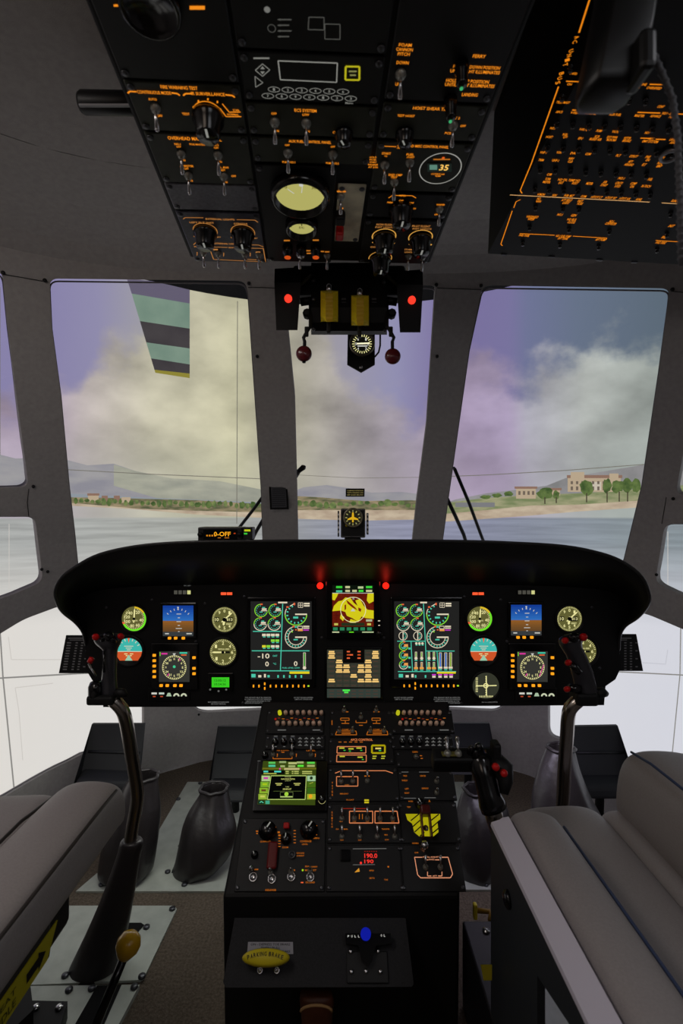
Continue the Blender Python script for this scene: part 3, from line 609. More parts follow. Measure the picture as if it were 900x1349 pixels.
# two tall engine displays
def mini(p, cx, cy, r, half, val=True):
    p.arc(cx, cy, r, 100, 180+(90 if half else 175), WARM if half else LIME, 1.0, .0003); p.arc(cx, cy, r, 270 if half else 100, 350, LIME, 1.0, .0003)
    p.rect(cx-1, cy-r-.8, cx+2, cy-r+.9, ORG, .0005); ticks(p, cx, cy, r-2.6, r-1.6, 120, 350, 9, TEAL, 1.1)
    p.line([(cx, cy+.4), (cx+r, cy+.4)], WARM, 1, dw=.0005)
    if val: p.rect(cx+1, cy-2.8, cx+r-1, cy-.6, WARM, .0005); p.rect(cx+1.5, cy-4.5, cx+r-3, cy-3.2, TEAL, .0005)
    p.rect(cx-2, cy+1.5, cx+2, cy+2.6, TEAL, .0005)
def bigG(p, cx, cy, x1):
    p.arc(cx, cy, 14.2, 92, 270, LIME, 1.2, .0003); p.arc(cx, cy, 14.2, 270, 300, WARM, 1.0, .0003); p.rect(cx-12.5, cy-10.5, cx-9.5, cy-8.5, ORG, .0004); p.line([(cx-8, cy-10.5), (cx-2, cy-14)], WARM, 1, dw=.0003); p.rect(cx-3, cy-15, cx-1, cy-12, ORG, .0004)
    ticks(p, cx, cy, 10.2, 12.6, 115, 335, 9, TEAL, 1.6); p.line([(cx-1, cy), (cx+14.5, cy)], WARM, 1.8, dw=.0004); p.rect(cx-3.5, cy+3, cx+3, cy+5.5, TEAL, .0004)
    for i in (0, 1):
        for j in (0, 1): p.line([(cx+3+3*i, cy-15+3*j), (cx+6+3*i, cy-15+3*j), (cx+6+3*i, cy-12+3*j), (cx+3+3*i, cy-12+3*j)], WARM, .6, True, .0004)
    p.rect(cx+10.5, cy-15, cx+18, cy-13, WARM, .0004); p.rect(cx+10.5, cy-12, cx+18, cy-10.2, WARM, .0004)
    cy += 30
    p.arc(cx, cy, 14, 92, 345, WARM, 1.0, .0003); p.arc(cx, cy, 10, 92, 340, WARM, .9, .0003); ticks(p, cx, cy, 11.2, 12.8, 110, 330, 12, TEAL, 1.6); p.line([(cx-1, cy), (cx+14.3, cy)], WARM, 1.8, dw=.0004)
    p.rect(cx-4.5, cy-15, cx-1.8, cy-13, ORG, .0005); p.rect(cx-6, cy-8, cx-4, cy-6.4, LIME, .0005); p.rect(cx-1, cy-10.5, cx+1.2, cy-9, ORG, .0005); p.rect(cx-1.5, cy-14.5, cx+1.5, cy-12.5, TEAL, .0005); p.rect(cx-3, cy+2.4, cx+2.5, cy+4, TEAL, .0004)
    p.line([(cx+2.5, cy-14.5), (cx+8.5, cy-14.5), (cx+8.5, cy-11), (cx+2.5, cy-11)], WARM, .8, True, .0004); p.rect(cx+2.5, cy-10.5, cx+9, cy-8, em('f0a050', .9), .0004); p.rect(cx+9.5, cy-10.2, cx+17, cy-8.6, em('c03ac0', .9), .0004); p.rect(cx+9.5, cy-15, cx+17.5, cy-13.4, WARM, .0004); p.rect(cx+9.5, cy-12.6, cx+17.5, cy-11.2, WARM, .0004)
def softkeys(g, xs, y, xlast):
    bm_ = MB(); bm_.box((0, 0, .0015), (.0036, .007, .003), AMB, None, bev=.0008); me = bm_.mesh('soft_key')
    for i, x in enumerate(xs):
        for dy in ((0,) if i != 2 else (-3, 3)): put('soft_key', me, g, IP.at(x, y+dy, .008))
    p = Pen(IP, .0086); p.rect(xlast-1.2, y-1, xlast+1.2, y+1, em('b0e030')); p.build('status_lamp', g)
def bar(p, x, y0, y1, m, wd=2.4): p.rect(x-wd/2-.6, y0, x+wd/2+.6, y1, WARM, .0003); p.rect(x-wd/2, y0+.6, x+wd/2, y1-.6, em('141412'), .0005); p.rect(x-wd/2+.4, y0+1, x+wd/2-.4, y1-.6, m, .0007)
SCRB = em('242423', .9)
g = bez(331, 791, 411, 900, 'engine_display', pad=5); p = Pen(IP, .0086); p.rect(331, 791.5, 411, 893.5, SCRB)
p.rect(367, 792, 379, 794, WARM, .0004)
for x, y, h in ((344.7, 803.4, 0), (363, 803.4, 0), (343.6, 821.2, 1), (362, 821.2, 1)): mini(p, x, y, 8.2, h)
bigG(p, 390.3, 808.4, 408)
p.line([(373, 794.5), (370, 883)], TEAL, 1.1, dw=.0003); p.line([(334, 830.8), (371, 830.8)], TEAL, 1.1, dw=.0003); p.line([(332.5, 856.2), (408, 856.2)], TEAL, 1.1, dw=.0003); p.line([(331, 882.4), (408, 882.4)], TEAL, 1.1, dw=.0003)
for y, cs in ((835.6, 'wwww'), (843, '  yy'), (850.5, 'oyww')):
    for k, c in enumerate(cs):
        if c != ' ':
            p.rect(346+k*5.8, y-1.7, 351+k*5.8, y+1.4, {'w': WARM, 'y': LIME, 'o': em('d8d030')}[c], .0003); p.rect(347+k*5.8, y+1.8, 350.5+k*5.8, y+3, TEAL, .0003)
p.text('-10', 348, 863, 15.5, 6.6, WARM, .0004); p.text('0', 352.5, 873.4, 4.8, 6.4, WARM, .0004); p.text('0', 390, 873, 4.8, 6.4, WARM, .0004); p.text('OAT', 363, 862.8, 6, 2.4, TEAL, .0004); p.text('°C', 362.5, 873.2, 4, 2.4, TEAL, .0004); p.text('FUEL LEVEL LOW', 384, 878.5, 23, 1.8, TEAL, .0004)
bar(p, 401.5, 858.5, 878, em('4fae40'), 2.2); p.disc(401.5, 878.5, 2.2, WARM, .0009); p.rect(382, 883.3, 408, 886.2, em('e0cc20'), .0005)
p.rect(332, 886.5, 337.5, 891, TEAL, .0003); p.rect(341, 888, 345, 891, WARM, .0003); p.rect(348.5, 886.5, 351, 891, WARM, .0003); p.rect(353, 888, 356, 891, TEAL, .0003)
for k in range(5): p.rect(366+k*7.6, 888, 368+k*7.6, 891.5, TEAL, .0003)
p.build('display_screen', g); softkeys(g, [334.8, 342, 349.5, 357, 364.3, 371.8, 379, 386.4, 393.8, 401], 902.3, 406.7)
g = bez(519, 791, 604, 900, 'engine_display', pad=5); p = Pen(IP, .0086); p.rect(519, 791.5, 604, 893.5, SCRB); p.rect(553, 792, 562, 794, WARM, .0004)
for x, y, h in ((529.8, 803.6, 0), (548, 803.6, 0), (530.9, 821.7, 1), (548.9, 821.7, 1)): mini(p, x, y, 8.2, h)
for x in (530.6, 549.8):
    p.arc(x, 836.7, 5.4, 0, 360, WARM, .8, .0003); p.line([(x, 831.5), (x, 842)], WARM, 1.2, dw=.0004); ticks(p, x, 836.7, 2.8, 4.2, 30, 150, 3, TEAL, 1.2)
for y in (850, 862.3, 874.5): mini(p, 531.4, y, 5.6, y > 870, False); p.rect(532, y-2.6, 537, y+.8, em('f0a050', .9), .0007); p.rect(537.5, y+2, 540.5, y+4.4, TEAL, .0004)
bigG(p, 575.8, 808.4, 598)
for a, b in (((557.3, 794.5), (561.7, 883)), ((523, 843.6), (559.6, 843.6)), ((541, 844), (543, 883)), ((561, 856.5), (598, 856.5)), ((524, 883.4), (600, 883.4)), ((575, 857), (577, 883))): p.line([a, b], TEAL, 1.0, dw=.0003)
for x in (547.5, 555, 564.5, 571):
    bar(p, x, 857.5, 866, LIME, 1.6); p.disc(x, 866, 2, WARM, .0009); p.rect(x-2, 868.3, x+2, 869.3, TEAL, .0003); bar(p, x, 871, 880, LIME if x > 556 else em('e0a040'), 1.6); p.rect(x-2.6, 877.5, x+2.6, 880.2, em('f0a850', .9), .0009); p.rect(x-2, 881, x+2, 882.2, TEAL, .0003)
for k in range(3): p.disc(548+k*4, 846.5, 1.6, WARM, .0004); p.rect(547+k*4, 848, 549.5+k*4, 849.2, TEAL, .0004)
for x, c in ((579.4, '4a78d0'), (586.5, '4a78d0'), (592.8, '90b040')): bar(p, x, 858.5, 878.5, em(c), 2.4); p.rect(x-2.6, 877, x+2.6, 879.5, WARM, .0009); p.rect(x-2, 880.3, x+2, 881.8, TEAL, .0003)
p.rect(575, 883.6, 599.6, 886, em('e0cc20'), .0005)
for x in (571, 579, 586.5, 593.5): p.rect(x-2.6, 886.6, x+2.6, 888.2, em('d03ad0'), .0005); p.rect(x-2.2, 888.8, x+2.2, 891.4, WARM, .0005)
p.rect(525, 886.5, 530.5, 891, TEAL, .0003); p.rect(534, 888, 538, 891, WARM, .0003); p.rect(541.5, 886.5, 544.5, 891, WARM, .0003); p.rect(546, 888, 548, 891.5, TEAL, .0003); p.rect(559, 888, 561, 891.5, TEAL, .0003)
p.build('display_screen', g); softkeys(g, [532, 539, 546.5, 554, 561, 568, 575.5, 583, 590, 597], 902, 602.5)
# moving map
g = bez(438, 770, 492, 832, 'map_display', pad=9, h=.012); p = Pen(IP, .0126)
p.rect(438, 770, 492, 832, em('0c140c')); p.rect(438, 780.5, 492, 824, em_noise((96, 14, 8), (128, 34, 12), 30, 'map_red')); YM = em('d6cc1a', .95)
for pts in [[(438, 804), (440, 797), (446, 791), (451, 790), (455, 786), (462, 787), (466, 793), (471, 797), (468, 790), (474, 788), (479, 797), (484, 802), (492, 803), (492, 814), (482, 813), (476, 811), (472, 818), (464, 813), (457, 810), (455, 805), (449, 803)], [(438, 780.5), (446, 780.5), (444, 785), (441, 790), (438, 789)], [(484, 781), (492, 780.5), (492, 791), (486, 794), (483, 790)], [(462, 814), (470, 817), (466, 822), (460, 818)], [(449, 808), (454, 812), (452, 817), (448, 813)]]: p.poly(pts, YM, .0003)
for pts in [[(456, 789), (460, 792), (468, 799), (471, 803), (464, 799), (458, 794)], [(454, 796), (456, 795), (456, 801), (454, 803)], [(472, 799), (476, 801), (475, 805), (472, 803)]]: p.poly(pts, em('7a1a0c'), .0006)
p.arc(465.2, 802, 16.4, 0, 360, em('e8e4b0'), .8, .0008); p.text('N', 465.5, 787.5, 2, 3, WHT, .0008); p.poly([(465, 800), (468, 804), (462, 804)], WHT, .0009)
for x, y, w, c in ((447, 772.5, 8, '40e040'), (447, 778, 8, '50d0a0'), (458, 772.5, 6, 'd8d8a0'), (458, 777.5, 6, 'd8d8a0'), (467, 777.5, 6, 'd8d8a0'), (475, 773, 7, 'c8d8a0'), (475.5, 777.5, 6, '40f040'), (486, 772.5, 8, '40e040'), (486, 777.5, 8, 'd8d8a0'), (443, 821, 5, 'd8d060'), (486, 821, 5, 'd8d060'), (486, 816, 8, 'c0c8a0')): p.rect(x-w/2, y-1.4, x+w/2, y+1.4, em(c, .8), .0008)
p.rect(438, 780, 492, 780.7, WHT, .0008); p.rect(450, 819, 480, 823, em('26301c'), .0008)
for k in range(6): p.rect(439+k*8.9, 825, 445+k*8.9, 829, em('2f8a5c', .8), .0008)
p.rect(438, 830.5, 447, 832, em('c8d0a0'), .0008); p.rect(460, 830.5, 466, 832, em('60d020'), .0008); p.rect(477, 830.5, 492, 832, em('b0c090'), .0008)
p.build('display_screen', g)
mb = MB(); mb.lathe([(.009, 0), (.009, .008), (.006, .011), (0, .011)], GLOSS, IP.at(499.5, 833, .012), 18); mb.build('knob', g)
p = Pen(IP, .0126); p.rect(497.6, 816, 500.5, 817.2, WARM); p.rect(498, 822, 500.3, 823, WARM); p.build('button_mark', g)
# caution and warning captions
g = bez(431, 855, 501, 918, 'caution_panel', pad=3, h=.006); p = Pen(IP, .0066); GC = em('4a4c40', .55); OFF = em('7a5a4c', .4); LIT = em('f4c878', 1.0)
p.rect(431, 855, 501, 904.3, GC); p.rect(452, 855, 480, 872.5, em('080706'), .0003)
rows = [859, 864.5, 870.5, 876.8, 883, 889.4, 895.6, 902]; cols = [437, 447, 456.5, 466, 475.5, 485, 494.5]
on = {(0, 0), (6, 0), (0, 1), (6, 1), (1, 2), (5, 2), (1, 3), (2, 3), (4, 3), (5, 3), (1, 4), (2, 4), (4, 4), (5, 4), (3, 5), (5, 5), (0, 6), (4, 6), (5, 6), (6, 6)}
for j, y in enumerate(rows):
    for i, x in enumerate(cols):
        if 1 < i < 5 and j < 3: continue
        if (i, j) in on: p.rect(x-3.6, y-2.4, x+3.6, y-.3, LIT, .0004); p.rect(x-4.4, y+.2, x+4.4, y+2.2, LIT, .0004)
        else: p.rect(x-3, y-.5, x+3, y+.4, OFF, .0004)
    if j: p.line([(431, y-3), (501, y-3)], em('2c2d27', .8), .5, dw=.0002)
for x in cols[:-1]: p.line([(x+4.8, 855), (x+4.8, 904)], em('2c2d27', .8), .4, dw=.0002)
for y, m in ((857.5, ORG), (861.7, em('c04a20')), (866, ORG)): p.rect(457, y-.9, 461, y+.9, m, .0006); p.rect(471, y-.9, 475, y+.9, m, .0006)
p.rect(461, 860.8, 465, 862.6, ORG, .0006)
p.build('caption_window', g); p = Pen(IP, .0066); p.rect(431, 906, 501, 918, em('46524a', .55)); p.rect(451.5, 907.2, 461, 909.4, em('50e850'), .0004); p.rect(453.5, 910, 459, 912, em('50e850'), .0004)
for j in range(3):
    for i, x in enumerate(cols):
        if not (i == 2 and j == 0): p.rect(x-3, 908.6+j*4, x+3, 909.6+j*4, OFF, .0003)
p.build('caption_window', g)
# small white placards printed on the panel
G2 = em('8e8e8c', .5)
for x, y, ls in ((340, 920, ['THIS AIRCRAFT MUST BE OPERATED', 'IN COMPLIANCE WITH THE OPERATING', 'LIMITATIONS SPECIFIED IN THE', 'APPROVED ROTORCRAFT FLIGHT MANUAL']), (589, 920, ['THIS AIRCRAFT MUST BE OPERATED', 'IN COMPLIANCE WITH THE OPERATING', 'LIMITATIONS SPECIFIED IN THE', 'APPROVED ROTORCRAFT FLIGHT MANUAL']), (400, 920, ['DO NOT EXCEED AIRSPEED', 'LIMITS AT CRUISE VNE']), (532, 920, ['DO NOT EXCEED AIRSPEED', 'LIMITS AT CRUISE VNE']), (288, 926, ['MAX NUMBER OF PASSENGERS', 'SEE FLIGHT MANUAL']), (645, 926, ['ADF ANTENNA SWITCH'])):
    p = Pen(IP, .0008)
    for i, t in enumerate(ls): p.text(t, x, y-1.2+i*2.4, min(35, len(t)*1.15), 1.7, G2)
    p.build('placard_lettering', ipanel)
p = Pen(IP, .0008)
p.text('NO SMOKING', 249, 768.5, 12, 1.4, G2); p.text('DC 28V', 247, 771.5, 9, 1.2, G2); p.disc(275, 767, 3, em('203a78', .6)); p.build('placard_lettering', ipanel)
mb = MB(); mb.lathe([(.004, 0), (.004, .0012), (.0025, .002), (0, .002)], SCREW, None, 10); SCM = mb.mesh('panel_screw')
for x, y in [(140, 800), (140, 860), (200, 790), (270, 795), (322, 786), (424, 840), (424, 926), (506, 840), (506, 926), (612, 786), (660, 790), (780, 800), (320, 926), (608, 926), (258, 845), (668, 845), (790, 880), (150, 890)]:
    put('panel_screw', SCM, ipanel, IP.at(x, y))
# ------------------------------------------------------------- shared controls
def tog(lean, L=.022, cap=STEEL):
    mb = MB(); mb.lathe([(.0062, 0), (.0062, .0025), (.0045, .0035), (.0045, .006)], NUT, None, 12)
    mb.tube([(0, 0, .005), (0, lean*.4, L*.5), (0, lean, L)], [.0016, .0022, .0029], cap, None, 8)
    mb.lathe([(.0029, 0), (.0024, .0016), (0, .0024)], cap, Matrix.Translation((0, lean, L)), 8); return mb.mesh('toggle_switch')
TOG = [tog(.017, .017), tog(-.008), tog(.003, .018)]
def knobm(r, h, dark=GLOSS):
    mb = MB(); n = 14
    mb.lathe([(r*1.15, 0), (r*1.15, h*.25), (r*.95, h*.35), (r*.85, h*.92), (r*.75, h), (0, h)], dark, None, 20); mb.box((0, r*.45, h+.0005), (r*.16, r*.7, .001), em('b8b8b0', .5)); return mb.mesh('rotary_knob')
KN = knobm(.0105, .016); KNS = knobm(.007, .012); KNL = knobm(.017, .03)
def module(pl, x0, y0, x1, y1, par, m=MOD, name='control_panel', th=.004, screws=True):
    a, b = pl(x0, y1), pl(x1, y0); c = (a+b)/2; mb = MB(); w, h = abs(b.x-a.x), abs(b.y-a.y)
    mb.box((c.x, c.y, th/2), (w-.002, h-.002, th), m, pl.M, bev=.0012, seg=1)
    if screws:
        for sx in (-1, 1):
            for sy in (-1, 1): mb.lathe([(.0042, th), (.0042, th+.0012), (.002, th+.002), (0, th+.002)], SCREW, pl.M @ Matrix.Translation((c.x+sx*(w/2-.0075), c.y+sy*(h/2-.008), 0)), 10)
    return mb.build(name, par)
def togs(pl, par, pts, k=0, w=.004):
    for x, y in pts: put('toggle_switch', TOG[k], par, pl.at(x, y, w))
def knobs(pl, par, pts, me=None, w=.004, rot=.5):
    for x, y in pts: put('rotary_knob', me or KN, par, pl.at(x, y, w, rot))
# ------------------------------------------------------------- centre pedestal
PT, PB = P(468, 935, 1.375), P(449, 1178, 1.09)
PD = Plane(PB, (1, 0, 0), PT-PB)
ped = thing('center_pedestal', 'black sloping centre pedestal packed with backlit switches below the instrument panel', 'control console', (0, 1.1, 0))
tl, tr, br_, bl_ = PD.world(345, 923), PD.world(592, 923), PD.world(606, 1180), PD.world(293, 1182)
mb = MB(); bot = [Vector((p.x*.985, p.y, 0)) for p in (tl, tr, br_, bl_)]
mb.add([tl, tr, br_, bl_]+bot, [[0, 3, 2, 1], [4, 5, 6, 7], [0, 1, 5, 4], [1, 2, 6, 5], [2, 3, 7, 6], [3, 0, 4, 7]], BLK); bodyp = mb.build('pedestal_body', ped)
bv = bodyp.modifiers.new('b', 'BEVEL'); bv.width = .006; bv.segments = 2
def pen(): return Pen(PD, .0047)
# audio selectors, left and right
pk = MB(); pk.lathe([(.0052, 0), (.0052, .004), (.0048, .012), (.003, .0145), (0, .015)], mat('lit_knob', 'ffd9be', .4), None, 12); PEG = pk.mesh('selector_button')  # bright peach colour stands in for the buttons' backlight
pk = MB(); pk.lathe([(.0052, 0), (.0052, .004), (.0048, .012), (.003, .0145), (0, .015)], em('c8c81c', .8), None, 12); PEGY = pk.mesh('selector_button')
for x0, s in ((352, 0), (519, 1)):
    m = module(PD, x0-3, 936, x0+76, 968, ped); p = pen()
    for k in range(8):
        put('selector_button', PEGY if k == 0 else PEG, m, PD.at(x0+(17, 5)[s]+k*7.8-(1, 0)[s]*0, 941, .004)); put('selector_button', PEG, m, PD.at(x0+(14, 8)[s]+k*7.9, 955, .004))
    for k in range(10): p.rect(x0+14+k*5.6, 946.5+(k % 3), x0+17.5+k*5.6, 947.5+(k % 3), ORD if k % 2 else em('8a3020', .6))
    p.rect(x0+10, 947, x0+12.5, 949.5, em('b01810', .7)); p.rect(x0+14, 962, x0+25, 963.4, GRYL); p.rect(x0+60, 962, x0+72, 963.4, GRYL); p.build('lettering', m)
    m = module(PD, x0-4, 968.5, x0+77, 988.5, ped); p = pen()
    for k in range(3): p.arc(x0+11+k*11.2, 975, 3, -140, 140, em('4a4a50', .6), .7); p.rect(x0+9+k*11.2, 970.3, x0+14+k*11.2, 971.3, GRYL); p.rect(x0+10+k*11.2, 984, x0+13+k*11.2, 985, GRYL)
    for j in range(3):
        for k in range(4): p.rect(x0+41+k*8.2, 973.5+j*4.4, x0+46+k*8.2, 974.6+j*4.4, GRYL); p.disc(x0+43.5+k*8.2, 973+j*4.4, .9, GRYL, .0002)
    p.build('lettering', m); knobs(PD, m, [(x0+11+k*11.2, 979) for k in range(3)], KNS)
m = module(PD, 346, 989, 429, 1003, ped); p = pen()
p.line([(360, 994), (360, 1000.5), (385, 1000.5), (385, 994)], ORD, 1); p.text('FUEL QUANTITY', 373, 989.8, 16, 1.6, ORD); p.rect(371, 991.5, 375, 992.5, ORD); p.text('LEVEL', 410, 989.8, 12, 1.6, ORD)
for x in (366, 391, 416): p.line([(x-1, 994.5), (x, 994), (x-.6, 998)], ORD, .9)
p.build('lettering', m); togs(PD, m, [(360, 995), (385, 994.5), (410, 995.5)], 0); knobs(PD, m, [(349.5, 996.5)], KNS)
# touch screen navigator
g = module(PD, 333, 1004, 432, 1071, ped, GLOSS, 'navigation_display', .012, False); p = Pen(PD, .0126)
p.poly([(347.5, 1005), (417, 1006), (415.5, 1063), (340, 1062)], em('3b4a14', .9))
p.rect(346.5, 1014, 417, 1016, em('6a6a1a'), .0002)
for x, y, w, c in ((359, 1007.5, 9, '60d060'), (359, 1011.5, 9, '50d0a0'), (373, 1006.5, 9, '9ab070'), (386, 1008, 11, 'c0c880'), (396, 1007, 9, 'a8b878'), (410, 1007.5, 10, '60e050'), (373, 1012, 6, 'a8b870'), (385, 1012, 9, 'a8b870'), (396.5, 1011.5, 8, '60f040'), (410, 1011.5, 10, 'b0b870'), (385, 1015.5, 20, 'c8c080')): p.rect(x-w/2, y-1.3, x+w/2, y+1.3, em(c, .85), .0004)
p.disc(369.5, 1015.5, 1.2, em('d040a0'), .0006)
p.poly([(346, 1017.5), (376, 1017.5), (375.5, 1022.5), (345, 1022.5)], em('0a0c08'), .0003); p.rect(348, 1018, 354, 1020, em('50d0c0'), .0005); p.rect(362, 1018, 371, 1020, em('50d0c0'), .0005); p.rect(348, 1021, 365, 1022.2, em('b0b850'), .0005)
for x, w in ((379, 4), (386, 2), (391, 6), (405, 13)): p.rect(x-w/2, 1018.2, x+w/2, 1019.8, em('b0b860'), .0004); p.rect(x-w/2, 1021, x+w/2, 1022.2, em('b0b860'), .0004)
p.poly([(358, 1024), (404, 1024), (402.5, 1056), (353, 1056)], em('050605'), .0003); p.line([(358, 1024.5), (404, 1024.5), (402.5, 1055.5), (353, 1055.5)], em('b8d070'), .8, True, .0005)
p.text('PAGE', 380, 1026, 8, 1.4, em('9aa060'), .0005); p.text('NAVIGATION', 380, 1028.8, 18, 2, em('c8cc70'), .0005); p.text('UTILITY', 380, 1031, 8, 1.4, em('9aa060'), .0005)
for x in (368, 392): p.rect(x-4.5, 1034, x+4.5, 1035.2, em('b0b060'), .0005); p.rect(x-3, 1036, x+3, 1037.2, em('b0b060'), .0005)
p.text('TIME', 379, 1039, 5, 1.4, em('9aa060'), .0005); p.text('IDENT', 379, 1042, 11, 2, em('c8cc70'), .0005); p.rect(361, 1044.5, 398, 1044.9, em('5a6a30'), .0005)
p.line([(370, 1046), (386.5, 1046), (386.5, 1053), (370, 1053)], em('607040'), .5, True, .0005); p.disc(378, 1048.6, 2.6, em('a0d040'), .0006); p.rect(370, 1051.3, 386, 1052.7, em('b0c870'), .0006)
for k, (c, d) in enumerate((('b8d890', 'd040b0'), ('7cb030', 'b0d020'), ('90b830', '6a4a20'), ('98b838', 'd0d860'))):
    y0 = 1024.3+k*8; dx = k*1.4; p.rect(345.5-dx, y0, 356.5-dx, y0+7.2, em(c, .85), .0003); p.rect(348-dx, y0+2, 354-dx, y0+4.6, em(d, .85), .0005); p.rect(405, y0, 416, y0+7.2, em(('a8d0a0', '4a7018', '3a6a1c', 'a8b830')[k], .85), .0003)
p.disc(410.5, 1027.5, 2, em('203020'), .0005); p.disc(409.5, 1051.5, 2.4, em('e8a020'), .0005); p.line([(408, 1035), (413, 1033)], em('a0a040'), .8, dw=.0005)
p.rect(341, 1057, 349, 1061.5, em('102a20'), .0004); p.rect(350.5, 1057, 356, 1061.5, em('40a080'), .0004); p.line([(343, 1060), (345, 1058), (348, 1060)], em('60d0a0'), .9, dw=.0006); p.build('display_screen', g)
knobs(PD, g, [(424.5, 1056)], KNS, .012); p = Pen(PD, .0126); p.arc(424.5, 1056, 4.4, 100, 260, em('c8c080', .8), .9); p.rect(340, 1004.6, 344, 1005.4, GRYL); p.build('lettering', g)
# cargo hook and hoist panel
m = module(PD, 308, 1078, 430, 1176, ped); p = pen()
p.text('QUANTITY', 350, 1109.5, 14, 2.4, ORD); p.text('ZOOM', 376, 1117, 8, 2.2, ORD); p.text('COVERAGE', 403, 1109, 15, 2.4, ORD); p.text('LEVEL', 402, 1112.8, 8, 2, ORD); p.text('SALVO', 417, 1105, 8, 2, ORD); p.text('SUN LINE', 396, 1124.5, 10, 2, ORD); p.text('CURRENT', 396, 1128, 10, 2, ORD); p.text('SEA', 405, 1142, 6, 2, ORD); p.text('CURRENT', 414, 1142.5, 9, 2, ORD); p.text('ZOOM', 385, 1147, 8, 2.4, ORD); p.text('ARM', 338, 1146, 5, 2, ORD); p.text('MAN', 405, 1147, 6, 2.4, ORD); p.text('SET', 414, 1147, 6, 2.4, ORD); p.text('EXTEND', 409, 1163, 12, 2.4, ORD); p.text('RELEASE', 357, 1173, 14, 2.6, ORD)
p.disc(399, 1147, 1.2, em('a0d020')); p.rect(396.5, 1162.5, 400, 1164, ORG); p.rect(337.5, 1095, 340.5, 1096.6, ORD); p.rect(338, 1098, 340, 1099.6, ORD)
for k in range(5): p.rect(415, 1088+k*4, 418, 1089+k*4, ORD); p.line([(387, 1095+k*4), (390, 1095+k*4)], ORD, .9)
for k in range(4): p.line([(367, 1105+k*3.6), (370, 1105+k*3.6)], ORD, .9)
for x, y in ((361, 1090), (366, 1096), (367, 1100)): p.rect(x, y, x+3, y+2.4, ORD)
p.build('lettering', m)
knobs(PD, m, [(353, 1096), (407, 1095)], KNL, rot=-.6); knobs(PD, m, [(377, 1106)], KN, rot=0); knobs(PD, m, [(336, 1127)], KNS)
mb = MB(); mb.box((0, 0, .009), (.013, .012, .01), RED, PD.at(378, 1090, .004), bev=.002); mb.build('red_cap', m)
mb = MB(); GU = mat('guard_red', '6a1414', .25, coat=.5); mb.box((0, 0, .008), (.022, .052, .012), GU, PD.at(359.5, 1128.5, .004), bev=.004); mb.build('guard_cover', m)
mb = MB(); mb.lathe([(.008, 0), (.008, .006), (.005, .006), (.005, .004), (0, .004)], SCREW, PD.at(385, 1127, .004), 16); mb.build('push_button', m)
mb = MB(); mb.lathe([(.009, .0), (.0092, .003), (.0072, .004), (.0072, .001), (0, .001)], STEEL, None, 20)
nut = mb.mesh('jack_socket')
for x, y in ((334, 1156), (358.5, 1158.5), (384, 1155.5), (409, 1156)): put('jack_socket', nut, m, PD.at(x, y, .004))
mb = MB(); mb.lathe([(.004, .004), (.0055, .016), (.004, .02), (0, .021)], STEEL, PD.at(332.5, 1146, .0), 14); mb.build('push_button', m)
togs(PD, m, [(357, 1150), (409, 1148), (384, 1149)], 2)
# centre column
m = module(PD, 434, 936, 516, 972, ped); p = pen()
for x in (455, 496):
    p.line([(x-13, 969), (x-11, 964), (x+14, 964), (x+15, 969)], ORD, 1, True); p.line([(x-6, 947), (x+5, 947), (x+5, 950), (x-6, 950)], ORD, .9, True); p.line([(x-5, 954), (x+5, 954)], ORD, 1); p.line([(x, 950), (x, 954)], ORD, 1); p.text('COMP 1', x+1, 962, 11, 1.6, ORD); p.rect(x-5, 966, x+7, 967.4, ORD); p.rect(x-4, 938.2, x+4, 939.3, ORD)
p.line([(469, 950), (469, 953), (483, 953), (483, 950)], ORD, .9); p.rect(473, 956, 478, 957, ORD); p.rect(437, 950, 438, 956, ORD); p.build('lettering', m)
togs(PD, m, [(453.5, 937), (495.5, 937), (475.5, 946), (447, 964), (464.5, 964), (488, 964), (506, 964)], 2)
m = module(PD, 432, 973, 518, 1008, ped); p = pen(); p.text('AFCS CONTROL', 476.5, 975.5, 29, 3, em('f08a50', .8))
for k in range(5): p.rect(446+k*7, 978, 450+k*7, 979, ORD)
p.line([(444.5, 984.5), (482, 984.5), (482, 993), (444, 993)], em('e88a58', .8), 1.1, True); p.line([(444, 995.5), (482.5, 995.5), (482.5, 1004.5), (443.5, 1004.5)], em('e88a58', .8), 1.1, True)
for x, y in ((450.5, 986.5), (462.5, 987.5), (473, 986.5), (451, 997.5), (474.5, 998.5)): p.rect(x-3.4, y-.8, x+3.4, y+.8, em('c8c838', .9), .0003)
for x, y in ((454, 989.5), (461, 990.5), (476, 989.5), (478, 1001.5)): p.rect(x-1.3, y-.6, x+1.3, y+.6, em('40c040', .9), .0003)
YY = em('b8a80c', .8); p.line([(490, 983), (507, 983), (507, 993), (490, 993)], YY, 2.2, True); p.rect(494.5, 986, 502, 988, em('e0c868'), .0003); p.rect(499, 989, 502, 990.4, em('40c060'), .0004)
for x in (493.5, 505): p.rect(x-2.6, 996.5, x+2.6, 998, em('b8b838'), .0003); p.rect(x-3, 999.5, x+1.6, 1000.8, em('b8b838'), .0003)
p.build('lettering', m)
m = module(PD, 431, 1011, 524, 1057, ped); p = pen(); p.line([(441.5, 1019.5), (450, 1016.2), (508, 1016.2), (517.5, 1019.5)], em('e88a58', .8), 1)
p.line([(443.5, 1024), (471.5, 1024), (471.5, 1036.5), (443.5, 1036.5)], em('e88a58', .8), 1, True); p.text('SERVO', 457, 1024, 9, 1.8, ORD); p.text('OFF', 457, 1035, 6, 1.6, ORD); p.rect(480, 1022.5, 487, 1024, ORD); p.text('EMERGENCY', 453.5, 1046.5, 11, 1.8, ORD); p.text('FLOAT', 461.5, 1054.5, 10, 1.8, ORD)
for i, c in enumerate('WATER'): p.text(c, 438, 1032+i*4, 1.6, 2.6, ORD)
